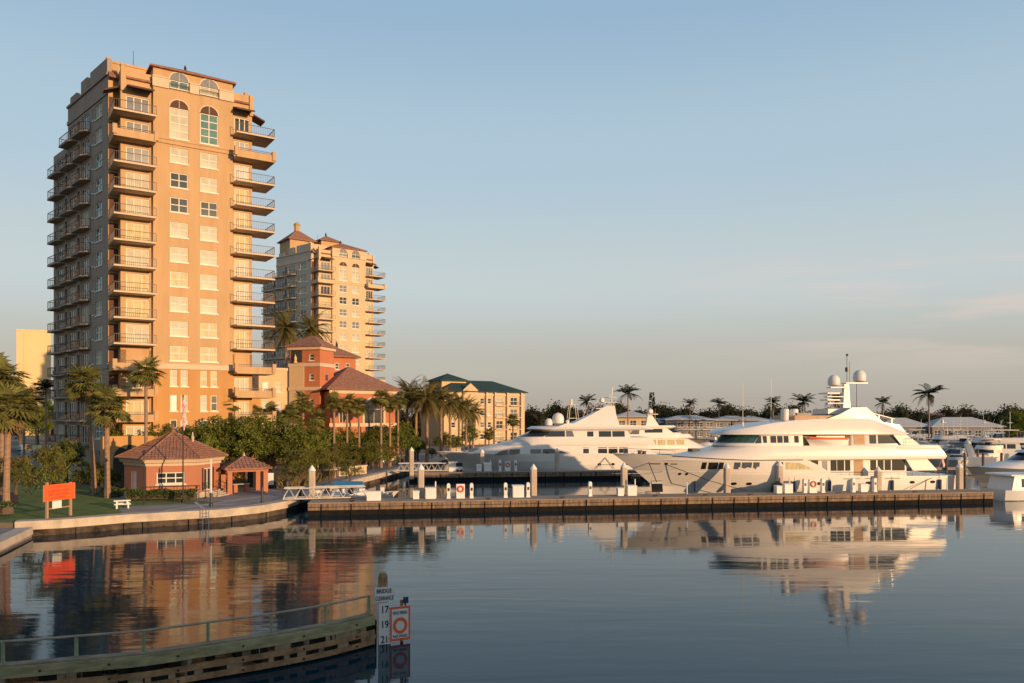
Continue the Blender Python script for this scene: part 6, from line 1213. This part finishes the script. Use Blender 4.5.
# grey hulled sport yacht and cream boat at the dock end
y4 = T('grey_yacht', 'low sleek yacht with pale grey hull beyond the cream cabin boat', 'yacht', (*at(966, 101)[:2], 0), R(12))
hm, rows4 = hull_mesh(20, 5.4, 3.0, lambda s_: 3.0 - .3 * ss(0, 8, s_), 2.4, 20); hm.build('hull', ['hullgray', 'boot'], y4, True); mb = MB(); mb.loft([outline(1.8, 12, 2.2, 7, 2.72), outline(5.0, 12, 1.8, 5, 3.5)]); mb.build('foredeck_trunk', 'gel_cool', y4, True)
bb, tt = (5.8, 15, 2.1, 3, 3.3), (8.6, 14.6, 1.8, 2.2, 4.7); mb = MB(); tier(mb, bb, tt); c_ = mb.build('cabin', 'gel_cool', y4, True); nose_glass(c_, bb, tt, 3.75, 4.6, 0, 6, 'yglass', .02); side_glass(c_, bb, tt, rect(9.4, 14, 3.7, 4.5)); mb = MB(); mb.loft([outline(8.0, 16.5, 2.1, 2, 4.7), outline(8.4, 16.3, 2.0, 2, 4.95)]); mb.build('hardtop', 'gel_cool', y4, True)
y5 = T('cabin_boat', 'cream cabin boat lying stern first at the end of the front dock', 'boat', (*at(1059, 91)[:2], 0), R(187))
hm, rows5 = hull_mesh(8.2, 4.4, 1.5, lambda s_: 1.5 - .3 * ss(0, 5, s_), 1.0, 16); hm.build('hull', ['gel_cool', 'boot'], y5, True); bb, tt = (1.6, 7.4, 1.95, 1.6, 1.1), (2.4, 7.0, 1.85, 1.4, 2.75); mb = MB(); tier(mb, bb, tt); c_ = mb.build('cabin', 'gel_cool', y5, True)
for sg in (1,): side_glass(c_, bb, tt, rect(3.0, 4.5, 1.5, 2.45)); side_glass(c_, bb, tt, rect(4.65, 6.2, 1.5, 2.45)); side_glass(c_, bb, tt, rect(6.3, 6.85, 1.6, 2.2), 'bluegray')
mb = MB(); mb.loft([outline(2.0, 7.6, 2.1, 1.5, 2.76), outline(2.1, 7.5, 2.05, 1.5, 2.92)]); mb.build('cabin_roof', 'gel_cool', y5, True); MB().tube([(7.9, -2.1, 1.15), (5, -2.25, 1.15), (2, -1.8, 1.3)], .06, 6).build('rub_strake', 'boot', y5)
# dinghies and skiff behind the truss gangway
def dinghy(label, px, Y, rz, sc=1.0, m='bluegray'):
    t = T('dinghy', label, 'dinghy', (*at(px, Y)[:2], .98), R(rz), 'small tenders behind the truss gangway'); b = MB(); b.tube([(-1.7, -.7, .25), (.8, -.7, .28), (1.6, -.35, .36), (1.85, 0, .4), (1.6, .35, .36), (.8, .7, .28), (-1.7, .7, .25)], .24, 8); b.build('tube', m, t, True)
    MB().box(-1.6, -.6, 0, 1.2, .6, .2).build('floor', 'wood', t); MB().box(-.5, -.25, .2, .1, .25, .85).build('console', 'gel', t); b = MB(); b.box(-2.1, -.16, .4, -1.7, .16, 1.05); b.box(-2.0, -.08, -.3, -1.8, .08, .4); b.build('outboard', 'black', t); t.scale = (sc,) * 3; return t
tfl = T('tender_float', 'low floating platform carrying small tenders behind the truss gangway', 'float', (*at(311, 80.6)[:2], 0), math.atan2(.154, .988)); MB().box(0, 0, -.4, 8.2, 4.4, .95).build('deck', 'wood', tfl)
dinghy('small grey tender nearest the promenade corner behind the truss gangway', 321, 82, 20, 1.1, 'hullgray'); dinghy('small dark tender second from the promenade corner behind the gangway', 334, 82.6, 160, 1.05, 'bluegray'); dinghy('small pale tender in the middle behind the truss gangway', 347, 82.6, 30, 1.1, 'gel_cool'); dinghy('pale tender behind the white storage locker end of the gangway', 360, 83.5, 200, 1.0, 'gel_cool')
t = T('covered_kayak', 'blue tarpaulin covered boat at the foot of the quay wall', 'boat', (*at(349, 95)[:2], .15), R(3)); hm, _ = hull_mesh(3.4, 1.3, .8, lambda s_: .75, .5, 12, 0, .5); hm.build('hull', 'hullgray', t, True, loc=(-1.7, 0, 0)); t.scale = (1, 1, 1.45); MB().loft([[(-1.75, -.7, .72), (1.75, -.7, .72), (1.75, .7, .72), (-1.75, .7, .72)], [(-1.6, -.25, 1.05), (1.6, -.25, 1.0), (1.6, .25, 1.0), (-1.6, .25, 1.05)]]).build('cover', 'blue', t)
t = T('skiff', 'small white skiff with peach hull behind the storage locker', 'skiff', (*at(399, 89)[:2], 0), R(190)); hm, _ = hull_mesh(4.2, 1.7, 1.0, lambda s_: 1.05 - .25 * ss(0, 2.5, s_), .9, 14, 0, .6); hm.build('hull', 'gel', t, True); MB().box(1.6, -.3, .8, 2.2, .3, 1.5).build('console', 'gel', t); MB().box(4.15, -.2, .5, 4.5, .2, 1.4).build('outboard', 'black', t)
# marina docks between the far boats
for i, (a, b_, lab) in enumerate((((66, 148), (120, 150), 'low timber finger dock among the marina boats'), ((78, 184), (140, 184), 'farther timber dock deep in the marina'), ((69, 131), (90, 135), 'short piled dock beside the grey hulled yacht bow'))):
    t = T('marina_dock', lab, 'dock', (*a, 0)); MB().box(0, 0, .5, b_[0] - a[0], 2.0, .9).build('deck', 'wood', t)
    for k in range(int((b_[0] - a[0]) / (9 if i < 2 else 3))): MB().lathe([(.2, -2), (.2, 3.2), (.05, 3.4)], 8, (2 + k * (9 if i < 2 else 3), -.25, 0)).build('post', 'bark_dark', t)
